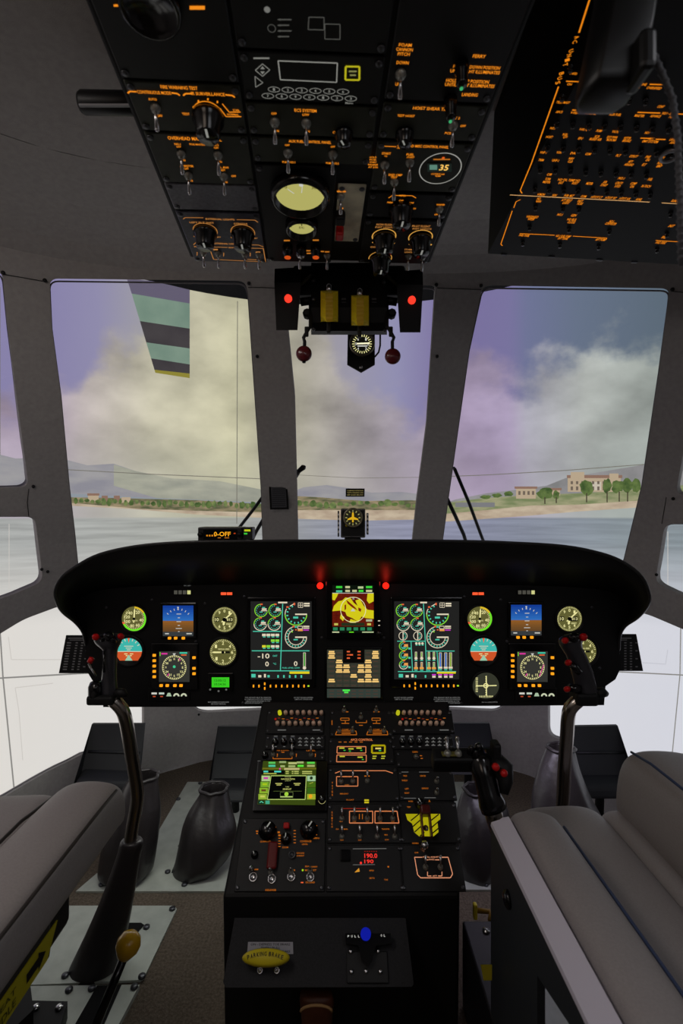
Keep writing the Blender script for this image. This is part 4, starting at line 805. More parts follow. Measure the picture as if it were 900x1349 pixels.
p.rect(480, 1054, 486, 1059, em('c8b820'), .0003); p.line([(479.5, 1056.6), (486.5, 1056.6)], BLK, .8, dw=.0005); p.build('lettering', m); togs(PD, m, [(449.5, 1030), (465, 1030), (484, 1029.5)], 0)
m = module(PD, 430, 1059, 528, 1112, ped); p = pen()
p.line([(460.5, 1069.5), (491, 1069.5), (491, 1085), (460.5, 1085)], em('e88a58', .8), 1.1, True); p.line([(494, 1069.5), (523, 1069.5), (525.5, 1085), (494, 1085)], em('e88a58', .8), 1.1, True); p.line([(450, 1066), (482, 1066)], em('a02818', .7), .9)
for x in (449.5, 467, 484, 501, 517.5, 450.5, 474): p.text('OFF', x, 1083 if x not in (450.5, 474) else 1107.5, 4.6, 1.6, ORD)
for x, y, t in ((444.5, 1093, 'AUX'), (455.5, 1093, 'MAIN'), (508, 1093, 'TRANSFER'), (508.5, 1100.5, 'MAN'), (509.5, 1107, 'AUTO'), (475, 1069.4, 'L1'), (508, 1069.4, 'HYD')): p.text(t, x, y, max(4, len(t)*1.3), 1.8, ORD)
for i, c in enumerate('SWITCH'): p.text(c, 437.6, 1071+i*3.8, 1.6, 2.6, ORD)
p.line([(473.5, 1073), (473.5, 1080)], ORD, .9); p.line([(477.5, 1073), (477.5, 1080)], ORD, .9); p.build('lettering', m)
togs(PD, m, [(450.5, 1079), (467, 1079), (484, 1079), (501, 1079), (517.5, 1079), (450.5, 1103), (474, 1103), (497, 1103), (520, 1103)], 0)
m = module(PD, 429, 1113, 530, 1176, ped); p = pen(); p.line([(465, 1119), (509, 1118.6)], GRYL, .9); p.line([(465, 1140), (494, 1139.6)], GRYL, .7)
RD = em('ff3a30', 1.0); p.text('190.0', 488.5, 1128, 17, 6, RD); p.text('190', 486, 1135.5, 12, 5, RD, 0)
for k in range(6): p.rect(480+k*3, 1121.8, 481.5+k*3, 1122.8, em('c02010', .7))
p.disc(475.5, 1137.5, 1.4, RD); p.poly([(467, 1150), (473, 1144), (474, 1149)], em('e09a30', .8)); p.text('SPD', 489.5, 1147.5, 6, 2, ORD); p.text('SETS', 490, 1157.5, 7, 2, ORD); p.text('TAS', 508.5, 1159.5, 5, 2, ORD); p.rect(510.5, 1141.5, 512.5, 1143.5, ORD); p.build('lettering', m)
mb = MB(); mb.box((0, 0, .003), (.022, .022, .006), GLOSS, PD.at(455, 1128, .004), bev=.002); mb.build('push_button', m)
# right column
m = module(PD, 522, 989.5, 594, 1012, ped); p = pen(); p.text('CABIN', 546.5, 991.5, 7, 2, ORD); p.rect(553, 996, 556, 997, ORD); p.rect(554, 999.5, 557, 1000.5, ORD); p.build('lettering', m); togs(PD, m, [(548, 998)], 1)
m = module(PD, 526, 1015, 597, 1056, ped); p = pen()
p.line([(524.5+4, 1018), (538, 1018)], GRYL, .8); p.line([(552, 1018), (565, 1018)], GRYL, .8)
for x, y, t in ((533.5, 1023, 'WIND'), (533, 1029, 'SHIELD'), (557, 1023, 'HEATER'), (536, 1040, 'LEFT'), (536, 1045.5, 'RIGHT'), (560, 1039.5, 'DEFROST')): p.text(t, x, y, max(5, len(t)*1.25), 2, ORD)
p.line([(531, 1052.4), (548, 1052.4)], GRYL, .8); p.line([(559, 1051.8), (574, 1051.8)], GRYL, .8); p.build('lettering', m); togs(PD, m, [(575, 1030), (575, 1045)], 2)
m = module(PD, 527, 1057, 601, 1112, ped); p = pen(); HZ = em('b8b012', .75)
pts = [(534.2, 1073), (579.6, 1073), (580, 1080), (576, 1083), (577.5, 1097), (571, 1102.5), (552, 1102.5), (545.5, 1097), (543, 1086), (536.5, 1081)]
p.poly(pts, HZ)
for a, b in (((541, 1082), (552, 1073)), ((543.5, 1090), (557, 1078)), ((546, 1097), (556, 1088)), ((553, 1102.4), (559, 1097)), ((566, 1083), (578, 1073.4)), ((566, 1093), (577, 1083.5)), ((566, 1101.5), (577.4, 1092))): p.line([a, b], BLK, 1.4, dw=.0004)
p.text('HYD', 541, 1056.5, 6, 1.8, ORD); p.text('TEST', 538.5, 1064, 5, 1.8, ORD); p.text('A', 565.5, 1056, 2.6, 3, ORD); p.build('lettering', m); knobs(PD, m, [(553, 1060)], KN)
mb = MB(); GR = mat('guard_dark_red', '581512', .4); M = PD.at(560, 1086, .005)
mb.box((0, .022, .016), (.022, .02, .03), GR, M, bev=.004); mb.box((-.0095, -.006, .012), (.004, .05, .022), GR, M, bev=.0015); mb.box((.0095, -.006, .012), (.004, .05, .022), GR, M, bev=.0015); mb.build('switch_guard', m); togs(PD, m, [(560.5, 1092)], 1, .006)
m = module(PD, 528, 1113, 606, 1176, ped); p = pen(); OO = em('f0a078', .8)
p.text('HORN', 547, 1111.6, 8, 2, ORD); p.text('OFF', 548.5, 1124, 5, 1.8, ORD); p.line([(546, 1130), (556, 1130)], OO, .9); p.line([(579, 1130), (590, 1130), (596, 1152), (593, 1157), (554, 1157), (550, 1153), (546, 1130)], OO, 1); p.text('PEDAL ADJUST', 567.5, 1130, 21, 2.4, OO); p.text('FWD', 568.5, 1133, 7, 1.8, OO)
p.line([(561.5, 1136), (561.5, 1133.4), (564, 1133.4)], OO, .9); p.line([(573, 1133.4), (579.5, 1133.4), (579.5, 1136)], OO, .9); p.line([(563, 1149), (563, 1154.6), (568, 1154.6)], OO, .9); p.line([(577, 1154.6), (582, 1154.6), (582, 1149)], OO, .9); p.text('AFT', 572.5, 1154.6, 6, 1.8, OO); p.build('lettering', m)
togs(PD, m, [(560.5, 1143), (580, 1143)], 0); mb = MB(); M = PD.at(557.5, 1118, .004); mb.lathe([(.008, 0), (.008, .004), (.005, .006), (.0075, .02), (.0085, .028), (.006, .032), (0, .033)], STEEL, M, 16); mb.build('knurled_toggle', m)
# shelf with the parking brake below the pedestal
SH = Plane(P(414, 1266, 1.03), (1, 0, 0), (0, .78, .62))
shelf = thing('pedestal_shelf', 'small dark grey shelf plate projecting from the lower front of the pedestal', 'shelf', P(414, 1266, 1.06))
mb = MB(); a, b = SH(293, 1301), SH(540, 1233); q = [(a.x+.006, a.y), (b.x-.004, a.y+.001), (b.x, a.y+.006), (b.x-.006, b.y+.03), (a.x+.006, b.y+.03), (a.x, a.y+.008)]
mb.prism(q, -.006, 0, mat('shelf_grey', '1f1f22', .7, noise=(300, .3)), SH.M); mb.build('plate', shelf)
p = Pen(SH, .0008); p.poly([(327, 1241), (386, 1241), (386.5, 1257), (325.5, 1257)], mat('placard_grey', '9a9aa2', .6))
for t, y, w in (('ON - DEPRESS TOE BRAKE', 1244.2, 52), ('THEN PULL', 1249, 26), ('OFF - DEPRESS TOE BRAKE', 1253.6, 52)): p.text(t, 356.5, y, w, 3.1, BLK, .0003)
p.build('placard', shelf)
pb = thing('parking_brake_handle', 'yellow oval pull handle lettered PARKING BRAKE on the pedestal shelf', 'handle', P(352, 1270, 1.0))
mb = MB(); MK = SH.at(352, 1266, .026); n = 24; rings = []
for i, (s, h) in enumerate([(.02, -.014), (.75, -.013), (.95, -.007), (1, 0), (.95, .006), (.78, .011), (.02, .013)]): rings.append([Vector((s*.047*math.cos(2*PI*k/n), s*.0145*math.sin(2*PI*k/n), h)) for k in range(n)])
mb.loft(rings, YEL, MK); kn = mb.build('grip', pb); b = MB()
wid = [.45 if c in 'I ' else 1 for c in 'PARKING BRAKE']; tot = sum(wid); acc = 0
for c, w in zip('PARKING BRAKE', wid):
    t = (acc+w/2)/tot*2-1; acc += w
    if c != ' ': b.text(c, (t*.036, .0035-.006*t*t, 0), .0045 if w == 1 else .0014, .0068, .0136-.0014*t*t, BLK, MK, -.28*t)
b.build('lettering', pb)
mb = MB()
for x in (343, 365): mb.lathe([(.006, 0), (.006, .004), (.003, .004), (.003, .002), (0, .002)], STEEL, SH.at(x, 1279, .001), 14)
mb.tube([SH.world(352, 1268, .002), SH.world(352, 1266, .016)], .008, STEEL); mb.build('stem', pb)
lt = thing('latch_lever', 'black latch lever with a round blue button on the right of the pedestal shelf', 'lever', P(483, 1280, 1.0))
mb = MB(); a, b_2 = SH(457, 1296), SH(510, 1254); c = (a+b_2)/2; mb.box((c.x, c.y, .003), (b_2.x-a.x, b_2.y-a.y, .005), MOD, SH.M, bev=.0015); mb.build('base_plate', lt)
mb = MB(); mb.prism([tuple(SH(x, y)) for x, y in ((455, 1233), (514, 1233), (516, 1246), (495, 1249), (490, 1268), (484, 1276), (476, 1268), (472, 1249), (456, 1246))][::-1], .006, .02, GLOSS, SH.M); mb.build('lever_arm', lt)
mb = MB(); mb.lathe([(.0105, .02), (.0105, .026), (.008, .029), (0, .029)], em('1420b0', .7), SH.at(481.5, 1234.5), 18); mb.build('blue_button', lt)
p = Pen(SH, .0206)
for k, x in enumerate((459, 463.5, 468, 472.5, 502, 506)): p.text('PULL L'[k] if k != 4 else 'O', x, 1237 if k < 4 else 1236, 2, 3, WHT)
p.build('lettering', lt)
for x, y in ((462, 1254.5), (498, 1254), (463, 1281), (482, 1280.5), (501, 1281)):
    mb = MB(); mb.lathe([(.0045, .004), (.0045, .008), (.003, .01), (0, .01)], STEEL, SH.at(x, y), 12); mb.build('screw', lt)
bo = thing('leather_gaiter', 'small brown leather gaiter below the pedestal shelf', 'gaiter', P(418, 1349, 1.0))
mb = MB(); rings = []
for (cx_, y, w) in ((417, 1301, 21), (418, 1310, 23), (418, 1325, 21), (418, 1340, 20), (417, 1365, 21)):
    c = P(cx_, y, 1.045); rings.append([c+Vector((w/F*1.04*math.cos(2*PI*k/16), -.018*math.sin(2*PI*k/16)-.012, 0)) for k in range(16)])
mb.loft(rings, mat('brown_leather', '4a2616', .5, bump=(80, .3))); mb.build('sleeve', bo); mb = MB(); c = P(417, 1330, .995)
mb.tube([c+Vector((.03*math.cos(PI*k/10), -.004, .012*math.sin(PI*k/10))) for k in range(11)], .0025, mat('cord_tan', '8a6a44', .7)); mb.build('seam_cord', bo)
# ------------------------------------------------------------- overhead panel
OA, OB = P(253, 340, .95), P(565, 347, .975)
ODIR = Vector((-.053, 1, -.083)).normalized()
OV = Plane(OA, OB-OA, -ODIR)
ovh = thing('overhead_panel', 'long black overhead switch panel with orange lettering under the middle of the roof', 'overhead panel', (OA+OB)/2+Vector((0, -.2, .2)))
u1 = (OB-OA).length; vN = .62
mb = MB(); mb.box((u1/2, vN/2, -.1), (u1+.006, vN, .2), PANEL, OV.M, bev=.004); mb.build('housing', ovh)
MODSPILL = mat('module_lamp_spill', '2b2d22', .5, spec=.3, noise=(60, .2)); GREY1 = mat('blank_plate_grey', '6c6c73', .5, noise=(200, .2)); GREY2 = mat('module_grey', '484854', .45, noise=(120, .2))  # first: module black with green-yellow lamp spill put into its colour
def vy(y, x=420): return OV(x, y).y
def omod(ua, ub, ya, yb, m=MOD, x=420, th=.004, name='control_panel'):      # ya (far, low in view) .. yb (near)
    v0, v1 = vy(ya, x), vy(yb, x); mb = MB(); w, h = ub-ua, v1-v0; c = ((ua+ub)/2, (v0+v1)/2)
    mb.box((c[0], c[1], th/2), (w-.002, h-.002, th), m, OV.M, bev=.0012, seg=1)
    for sx in (-1, 1):
        for sy in (-1, 1): mb.lathe([(.0042, th), (.0042, th+.0012), (.002, th+.002), (0, th+.002)], SCREW, OV.M @ Matrix.Translation((c[0]+sx*(w/2-.007), c[1]+sy*(h/2-.008), 0)), 10)
    return mb.build(name, ovh)
uL = OV(352, 341).x; uR = OV(470, 345).x
def opn(): return Pen(OV, .0047)
OC = em('ff9420', .9); OD = em('e0862a', .6)
# left column
m = omod(.004, uL, 103, -40, x=230, name='blank_plate'); p = opn(); p.rect(250, 2, 270, 7, OC); p.rect(150, 0, 165, 3, OC); p.build('lettering', m)
mb = MB(); mb.lathe([(.03, 0), (.03, .006), (.026, .008), (.024, .004), (0, .004)], GLOSS, OV.at(198, 3, .004), 24); mb.build('dial', m)
m = omod(.004, uL, 171, 105, MODSPILL, x=245); p = opn()
p.text('FIRE WARNING TEST', 236, 110.5, 48, 4.4, OC); p.line([(168.5, 118), (171, 115.5), (180, 116)], OC, 2); p.text('CONTINUOUS MODE', 203, 117, 44, 4.2, OC); p.line([(226, 117.5), (234, 118.5), (237, 121)], OC, 2); p.line([(241.5, 121), (244.5, 118.5), (253, 118.5)], OC, 2); p.text('IR SURVEILLANCE', 274, 119, 44, 4.2, OC); p.line([(297, 120), (306, 121), (309.5, 123.5)], OC, 2)
p.text('AUTO', 201, 126, 11, 3, OC); p.text('OFF', 210.5, 148, 7, 3, OC); p.text('TEST', 245, 145.5, 10, 3, OC)
p.arc(274, 145, 18.5, -62, 80, OC, 1.3); p.arc(274, 145, 15.5, -62, 80, OC, 1.3); p.line([(293, 132), (302, 143), (317, 143)], OC, 1.3); p.line([(290, 138), (298, 149), (318, 149)], OC, 1.3); p.text('SCAN', 311, 140.5, 8, 2.6, OC); p.text('NORMAL', 307, 146.3, 15, 2.6, OC)
for x, y in ((261.5, 128.5), (274, 126), (286.5, 129.5), (255, 136.5)): p.rect(x-1, y-1.5, x+1, y+1.5, OC)
p.build('lettering', m); togs(OV, m, [(205, 137)], 1); put('rotary_knob', KNL, m, OV.at(274.5, 148, .004)); 
m = omod(.004, uL, 239, 173, MODSPILL, x=265); p = opn()
p.text('OVERHEAD MASTER PANEL', 256.5, 178.5, 70, 4.4, OC); p.text('FOG MASTER', 260, 186, 20, 2.4, OC); p.text('NO.1', 234, 185.5, 8, 2.6, OC); p.text('OFF', 235.5, 189, 6, 2.4, OC); p.text('NO.2', 284, 186.5, 8, 2.6, OC); p.text('OFF', 285, 190.5, 6, 2.4, OC)
for t, x, y, w in (('N', 243, 207, 2.5), ('N', 291, 209, 2.5), ('A MASTER', 246, 214.5, 18), ('OFF', 245.5, 218, 6), ('R AVI', 295, 216.5, 12), ('TEST', 293, 220, 8), ('N', 252.5, 234, 2.5), ('N', 298.5, 236, 2.5), ('OFF', 308, 228, 6)): p.text(t, x, y, w, 2.6, OC)
p.build('lettering', m); togs(OV, m, [(239, 198), (287.5, 199.5), (248.5, 226.5), (295, 227.5)], 1)
m = omod(.004, uL, 275, 240, GREY1, x=290, name='blank_plate')
m = omod(.004, uL, 343, 277, GREY2, x=300); p = opn(); L_ = em('d89048', .7)
p.line([(241.5, 285), (244, 283), (268, 283.3)], L_, .9); p.text('INTERNAL LIGHTS', 290, 285.3, 38, 2.2, L_); p.line([(312, 285.8), (336, 286.4), (340, 289.5)], L_, .9)
p.text('LEFT PLT INST', 266, 289.8, 32, 2.2, L_); p.text('CONSOLE', 317, 291.3, 18, 2.2, L_)
p.arc(270.5, 300.5, 15.5, -115, 115, L_, .9); p.arc(320, 302.5, 15.5, -115, 115, L_, .9)
for x, y, t in ((258, 308, 'OFF'), (288, 309, 'BRT'), (307, 309.5, 'OFF'), (336.5, 310.5, 'BRT')): p.text(t, x, y, 6, 1.6, L_)
p.line([(255, 319), (258, 316.5), (263, 316.7)], L_, .9); p.line([(276, 317), (280, 317.2)], L_, .9); p.text('EXTERNAL LIGHTS', 298, 317.7, 33, 2, L_); p.line([(323, 319), (341, 319.5), (347, 322)], L_, .9); p.text('POSITION', 264, 321.8, 16, 1.8, L_); p.line([(275.5, 322), (281.5, 338.5), (350, 342), (347, 324)], L_, .9); p.line([(275.5, 322), (300, 322.6)], L_, .9); p.text('ANTI COL', 311, 323, 20, 1.8, L_); p.line([(322, 323.4), (347, 324)], L_, .9)
for x, y in ((284, 325.5), (321, 329), (340, 329)): p.rect(x-3, y-.8, x+3, y+.8, L_)
for x, y in ((259, 331), (294, 332), (329, 332)): p.line([(x, y-2), (x+1, y-2), (x+.6, y+2.4)], L_, .8)
p.line([(326, 338.5), (338, 339)], L_, .9); p.build('lettering', m)
for x, y in ((270.5, 301), (320, 303)): put('rotary_knob', KNL, m, OV.at(x, y, .004))
togs(OV, m, [(268, 329), (287.5, 330), (322.5, 331), (341, 331.5)], 1)
# middle column
m = omod(uL+.002, uR-.002, 64, -40, x=400); p = opn(); DG = em('74746e', .45)
p.arc(358, 32, 5, 0, 360, DG, .8)
for k in range(4): p.rect(366, 19.5+k*7.5, 384-3*(k % 2), 21+k*7.5, DG); p.disc(369, 20.3+k*7.5, 1.2, DG)
p.line([(407, 17), (427, 17.4), (427, 34), (406, 33.4)], DG, 1, True); p.line([(428, 26), (448, 26.6), (448, 46.5), (428, 46)], DG, 1, True); p.disc(352, 7, 4, em('9a9a94', .5)); p.build('lettering', m)
mb = MB()
m = omod(uL+.002, uR-.002, 132, 66, MOD, x=410, name='keypad_panel'); p = opn(); DW_ = em('a8a8a0', .5)
p.line([(366.5, 75), (444.5, 78), (443.5, 103.5), (369.5, 100)], em('b0b0a8', .6), 1.4, True); p.line([(455.5, 82.5), (473.5, 82.8), (473.5, 100.5), (455, 100.2)], em('c8c020', .8), 2.4, True); p.rect(459.5, 88, 470, 90, em('a0a060', .6)); p.rect(461, 93, 469, 95, em('a0a060', .6))
p.line([(346, 79), (355.5, 87), (346, 95.5), (336.5, 87.5)], DW_, 1.1, True); p.poly([(343, 86), (346, 82), (349, 86)], DW_); p.poly([(343, 89), (346, 93), (349, 89)], DW_); p.line([(336, 95.5), (346.5, 104), (337, 110)], DW_, 1, True); p.rect(334, 70.5, 355, 72.5, DW_)
for j in range(2):
    for k in range(7 - (1 - j)):
        x = 361+k*18.2-j*8; y = 113+j*8.5+k*.6; a = OV(x, y); kx = OV.size(x, y); p.b.arc(a, 7.6*kx[0], 0, 360, .9*kx[0], .0047, DW_, OV.M, ry=3.4*kx[1], n=20); p.text(str((k+1+6*j) % 10), x, y, 2.6, 3.6, DW_)
p.text('Menu', 460, 131, 10, 2.6, DW_); p.build('lettering', m)
m = omod(uL+.002, uR-.002, 177, 134, MODSPILL, x=415); p = opn()
p.text('ECS SYSTEM', 402.5, 141, 29, 4, OC); p.text('OFF', 361, 145, 7, 3, OC); p.text('LOW', 403, 146.5, 9, 3, OC); p.text('ON', 364.5, 168, 6, 3, OC); p.text('ON', 405, 168.5, 6, 3, OC); p.text('CE', 441, 170, 5, 3, OC); p.rect(461.5, 168, 463, 172, OC); p.build('lettering', m); togs(OV, m, [(362, 155.5), (403.5, 157)], 1); knobs(OV, m, [(453, 172)], KN)
m = omod(uL+.002, uR-.002, 213, 179, MODSPILL, x=418); p = opn()
p.text('AUX FUEL CONTROL PANEL', 408.5, 182.5, 56, 3.6, OC); p.text('OFF', 378.5, 187, 6, 2.6, OC); p.text('OFF', 438.5, 189, 6, 2.6, OC); p.text('PUMP NO.1', 380.5, 209.5, 17, 2.6, OC); p.text('PUMP NO.2', 438, 211, 17, 2.6, OC); p.build('lettering', m); togs(OV, m, [(379.5, 196.5), (438.5, 198.5)], 1)
uG = OV(437, 345).x
m = omod(uL+.002, uG-.001, 343, 215, BLK, x=400); GD = em('a9a94a', .9)
def ogauge(x, y, rx, name, marks):
    k = OV.size(x, y); R = rx*k[0]; mb = MB(); mb.lathe([(R*1.22, 0), (R*1.22, .012), (R*1.1, .016), (R*1.02, .016), (R*1.0, .004), (0, .004)], GLOSS, OV.at(x, y, .004), 40); g = mb.build(name, m)
    p = Pen(OV, .0085); r = rx
    p.b.disc(p.p(x, y), R, p.w, em('bdb86a', .85), OV.M); marks(p, p.p(x, y), R); p.build('dial_face', g)
def mk1(p, c, R):
    for k in range(25):
        a = math.radians(-62+124*k/24); s, co = math.sin(a), math.cos(a); q = em('b04020', .8) if k > 14 else WHT
        p.b.line((c[0]+R*.86*s, c[1]+R*.86*co), (c[0]+R*(.97)*s, c[1]+R*.97*co), R*.03, p.w+.0003, q, OV.M)
    for i, t in enumerate(('0', '10', '20', '30')): a = math.radians(-54+36*i); p.b.text(t, (c[0]+R*.7*math.sin(a), c[1]+R*.7*math.cos(a)), R*.1*len(t), R*.16, p.w+.0003, em('6a6420', .8), OV.M)
    p.b.line((c[0]-R*.5, c[1]+R*.3), (c[0]-R*.25, c[1]+R*.05), R*.035, p.w+.0004, WHT, OV.M); p.b.disc((c[0]+.05*R, c[1]+.55*R), R*.09, p.w+.0004, WHT, OV.M); p.b.line((c[0]+.06*R, c[1]+.1*R), (c[0]+.1*R, c[1]+.5*R), R*.03, p.w+.0004, WHT, OV.M)
def mk2(p, c, R):
    for k in range(11):
        a = math.radians(-100+200*k/10); p.b.line((c[0]+R*.74*math.sin(a), c[1]+R*.74*math.cos(a)), (c[0]+R*.95*math.sin(a), c[1]+R*.95*math.cos(a)), R*.08, p.w+.0003, em('4a4a18', .9), OV.M)
    p.b.text('VOLTS', (c[0], c[1]+R*.25), R*.6, R*.2, p.w+.0003, em('3a3a14', .9), OV.M); p.b.text('DC', (c[0], c[1]-R*.2), R*.4, R*.24, p.w+.0003, em('3a3a14', .9), OV.M); p.b.line((c[0], c[1]), (c[0]+R*.05, c[1]+R*.8), R*.06, p.w+.0004, em('2a2a10', .9), OV.M)
ogauge(395.5, 249, 32, 'pressure_gauge', mk1); ogauge(397.5, 291, 17.5, 'voltmeter', mk2)
p = opn()
for x, y in ((378, 313.5), (397.5, 313), (416, 313)): p.rect(x-4, y-1, x+4, y+1, OD)
for x, y in ((406, 327), (407, 330.5), (424, 328), (431, 328.5)): p.rect(x-3, y-.8, x+3, y+.8, OD)
p.build('lettering', m)
for x in (379, 397, 416):
    mb = MB(); mb.lathe([(.009, 0), (.009, .012), (.006, .014), (.006, .02), (0, .022)], GLOSS, OV.at(x, 322, .004), 14); g = mb.build('press_to_test_lamp', m)
    mb = MB(); mb.lathe([(.0058, .0143), (.0058, .0205), (0, .0225)], em('d8541c', .8) if x != 397 else STEEL, OV.at(x, 322, .004), 12); mb.build('lens', g)
togs(OV, m, [(395, 332), (431, 333)], 1)
m = omod(uG+.001, uR-.002, 316, 240, mat('worn_plate', 'd2cbb0', .6, noise=(30, .35)), x=455, name='guarded_switch_plate'); p = opn(); p.text('MASTER', 450, 248.5, 12, 2.2, OC); p.rect(447, 270, 452, 271.6, OC); p.rect(444, 290, 450, 291.6, OC); p.build('lettering', m); togs(OV, m, [(449, 255)], 1)
mb = MB(); M = OV.at(448, 278, .004); mb.box((0, 0, .008), (.016, .02, .016), BLK, M, bev=.003); mb.build('switch_guard', m)
mb = MB(); mb.box((0, 0, .009), (.013, .02, .018), RED, OV.at(447.5, 297, .004), bev=.003); mb.build('red_guard', m)
mb = MB(); p = Pen(OV, .0012)
for i, c in enumerate('AUX POWER UNIT'): p.text(c, 472+.12*i, 248+i*4.2, 2.6, 2.6, OD)
for i, c in enumerate('WINDSHIELD'): p.text(c, 489-.1*i, 256+i*2.9, 2.6, 2.4, OD)
p.build('side_lettering', ovh)
# right column
m = omod(uR+.002, u1-.004, 131, -40, MOD, x=580); p = opn()
for t, x, y, w in (('FOAM', 534, 54, 17), ('CANNON', 533, 60, 22), ('PITCH', 532, 66, 16), ('DOWN', 530.5, 77.5, 16), ('UP', 523.5, 106, 5), ('FERRY', 631.5, 69, 17), ('HOLD IN DOWN POSITION', 628, 83.5, 62, ), ('UNTIL LIGHT ILLUMINATES', 626, 89.5, 66), ('HOLD IN UP POSITION', 616, 102, 57), ('UNTIL LIGHT ILLUMINATES', 619, 107.5, 66), ('LANDING', 619, 120, 21)): p.text(t, x, y, w, 4.2, OC)
p.build('lettering', m); togs(OV, m, [(528, 92)], 1)
PB_ = MB(); PB_.lathe([(.008, 0), (.008, .01), (.0065, .012), (.0065, .024), (.005, .026), (0, .026)], GLOSS, None, 14); PB_.lathe([(.002, .0262), (.002, .0272), (0, .0275)], em('40b070', .9), Matrix.Translation((0, -.003, 0)), 8); PBM = PB_.mesh('push_button')
for x, y in ((608, 80), (593.5, 126)): put('push_button', PBM, m, OV.at(x, y, .004))
m = omod(uR+.002, u1-.004, 182, 133, MODSPILL, x=570); p = opn()
p.text('HOIST SHEAR TEST', 569, 138.5, 50, 4, OC); p.text('TEST HOIST', 535, 148, 23, 3, OC); p.text('TEST 2', 599, 151, 14, 3, OC); p.text('OFF', 610, 161.5, 7, 2.8, OC); p.text('PCS', 590, 171, 8, 2.8, OC); p.build('lettering', m); togs(OV, m, [(597, 160)], 1); knobs(OV, m, [(533, 172)], KN)
m = omod(uR+.002, u1-.004, 250, 184, MODSPILL, x=555); p = opn()
p.line([(500, 188), (522, 189)], OC, 1); p.text('OVERHEAD MISC CONTROL PANEL', 557.5, 188.5, 68, 3.4, OC); p.text('APP', 527, 190.5, 8, 2.2, OC); p.text('START', 509, 198, 12, 3, OC); p.text('ON', 508.5, 201.5, 4, 2, OC); p.text('FUEL', 540.5, 199.5, 10, 3, OC); p.text('START', 541, 203, 10, 2.2, OC)
for i, t in enumerate(('HOLD', 'FOR', 'START', 'RELEASE', 'AT 50%')): p.text(t, 491.5, 203+i*3.3, 9 if len(t) < 6 else 13, 2.2, OC)
p.text('END CMP', 521, 226.5, 18, 2.8, OC); p.text('TEST', 519, 229.6, 9, 2.4, OC)
c = OV(580, 218.5); k = OV.size(580, 218.5); p.b.arc(c, 27*k[0], 0, 360, 1.2*k[0], p.w, em('b8b8b0', .7), OV.M, n=48)
p.rect(563, 211, 595, 222, em('1c2420', .9), .0004); p.text('35', 585, 216, 12, 7.6, em('ffc860', 1), .0008); p.rect(566, 212.5, 576, 219, em('6a9a88', .7), .0006); p.rect(571, 205, 593, 206.6, OD); p.disc(584, 204, 2, em('e06020', .9)); p.text('OUTSIDE AIR', 577, 225.3, 18, 2, OC); p.text('TEMP', 577, 228, 8, 1.8, OC); p.build('lettering', m); togs(OV, m, [(507, 212), (540, 209), (519.5, 235)], 1)
m = omod(uR+.002, u1-.004, 285, 252, BLK, x=545); p = opn(); p.line([(512, 257), (517, 253.6), (543, 254), (548, 257)], OC, 1); p.text('WIPER', 530, 254, 9, 2.4, OC)
for t, x, y in (('PARK', 514, 263), ('OFF', 528.5, 260.5), ('LOW', 542.5, 263.5), ('HIGH', 544, 271), ('WASHER', 580.5, 266), ('ON', 575, 279)): p.text(t, x, y, max(5, len(t)*1.9), 2.2, OC)
p.build('lettering', m); togs(OV, m, [(579, 271)], 1); put('rotary_knob', KNL, m, OV.at(528.5, 272, .004))
m = omod(uR+.002, u1-.004, 345, 287, BLK, x=535); p = opn(); p.text('NON FLIGHT', 508, 292.5, 24, 2.6, L_); p.text('INST LIGHTS', 507, 296, 25, 2.2, L_); p.text('PILOT FLIGHT', 555, 294.5, 24, 2.6, L_); p.text('INST LIGHTS', 556, 298, 25, 2.2, L_)
p.arc(506, 308, 15.5, -115, 115, em('f0b050', .85), 1.2); p.arc(554, 309.5, 15.5, -115, 115, em('f0b050', .85), 1.2); p.arc(501, 337, 15, -100, 100, em('e0a048', .8), 1); p.text('CONSOLE  LTS', 503, 322.5, 30, 2.2, L_); p.text('STORM', 538, 325.5, 10, 2, L_); p.text('LIGHTS', 538, 329, 10, 2, L_); p.text('CHART', 557, 327.5, 9, 2, L_); p.text('PLT', 558, 330.5, 6, 2, L_)
for x, y in ((491.5, 316), (519, 317), (540, 318.5), (568, 319)): p.disc(x, y, 1.2, em('f0b050', .85))
p.build('lettering', m)
for x, y in ((506, 309), (554, 311), (501, 338)): put('rotary_knob', KNL, m, OV.at(x, y, .004))
togs(OV, m, [(538, 334), (556.5, 335)], 1)
# ------------------------------------------------------------- circuit breaker panel on the right
CA = P(643, 334, 1.0); CB = P(905, 349, 1.0)
CV = Plane(CA, CB-CA, Vector((-.088, -1, .06)))
cb = thing('circuit_breaker_panel', 'black circuit breaker panel with rows of orange lettering at the upper right', 'circuit breaker panel', CA+Vector((.25, -.3, .15)))
mb = MB(); cw = [CV.M @ Vector(v) for v in ((0, 0, 0), (.7, 0, 0), (.7, .7, 0), (0, .7, 0))]; cw += [Vector((.262, .885, 1.785)), Vector((.95, .885, 1.785)), Vector((.95, .3, 1.785)), Vector((.25, .3, 1.785))]
mb.add(cw, [[3, 2, 1, 0], [4, 5, 6, 7], [0, 1, 5, 4], [1, 2, 6, 5], [2, 3, 7, 6], [3, 0, 4, 7]], PANEL); mb.build('housing', cb)
p = Pen(CV, .001); CO = em('ff9018', .9)
p.line([(777, -2), (763, 42)], CO, 2.2); p.line([(736, 113), (700, 215), (685.5, 250), (688, 254)], CO, 1.6); p.line([(672, 256), (856, 265.5)], em('f0b878', .85), 1.1); p.line([(872, 266.5), (905, 268.5)], em('f0b878', .85), 1.1); p.line([(686, 262), (680, 265), (677, 273)], CO, 1); p.line([(675, 277), (660, 321), (662, 323)], CO, 1.1)
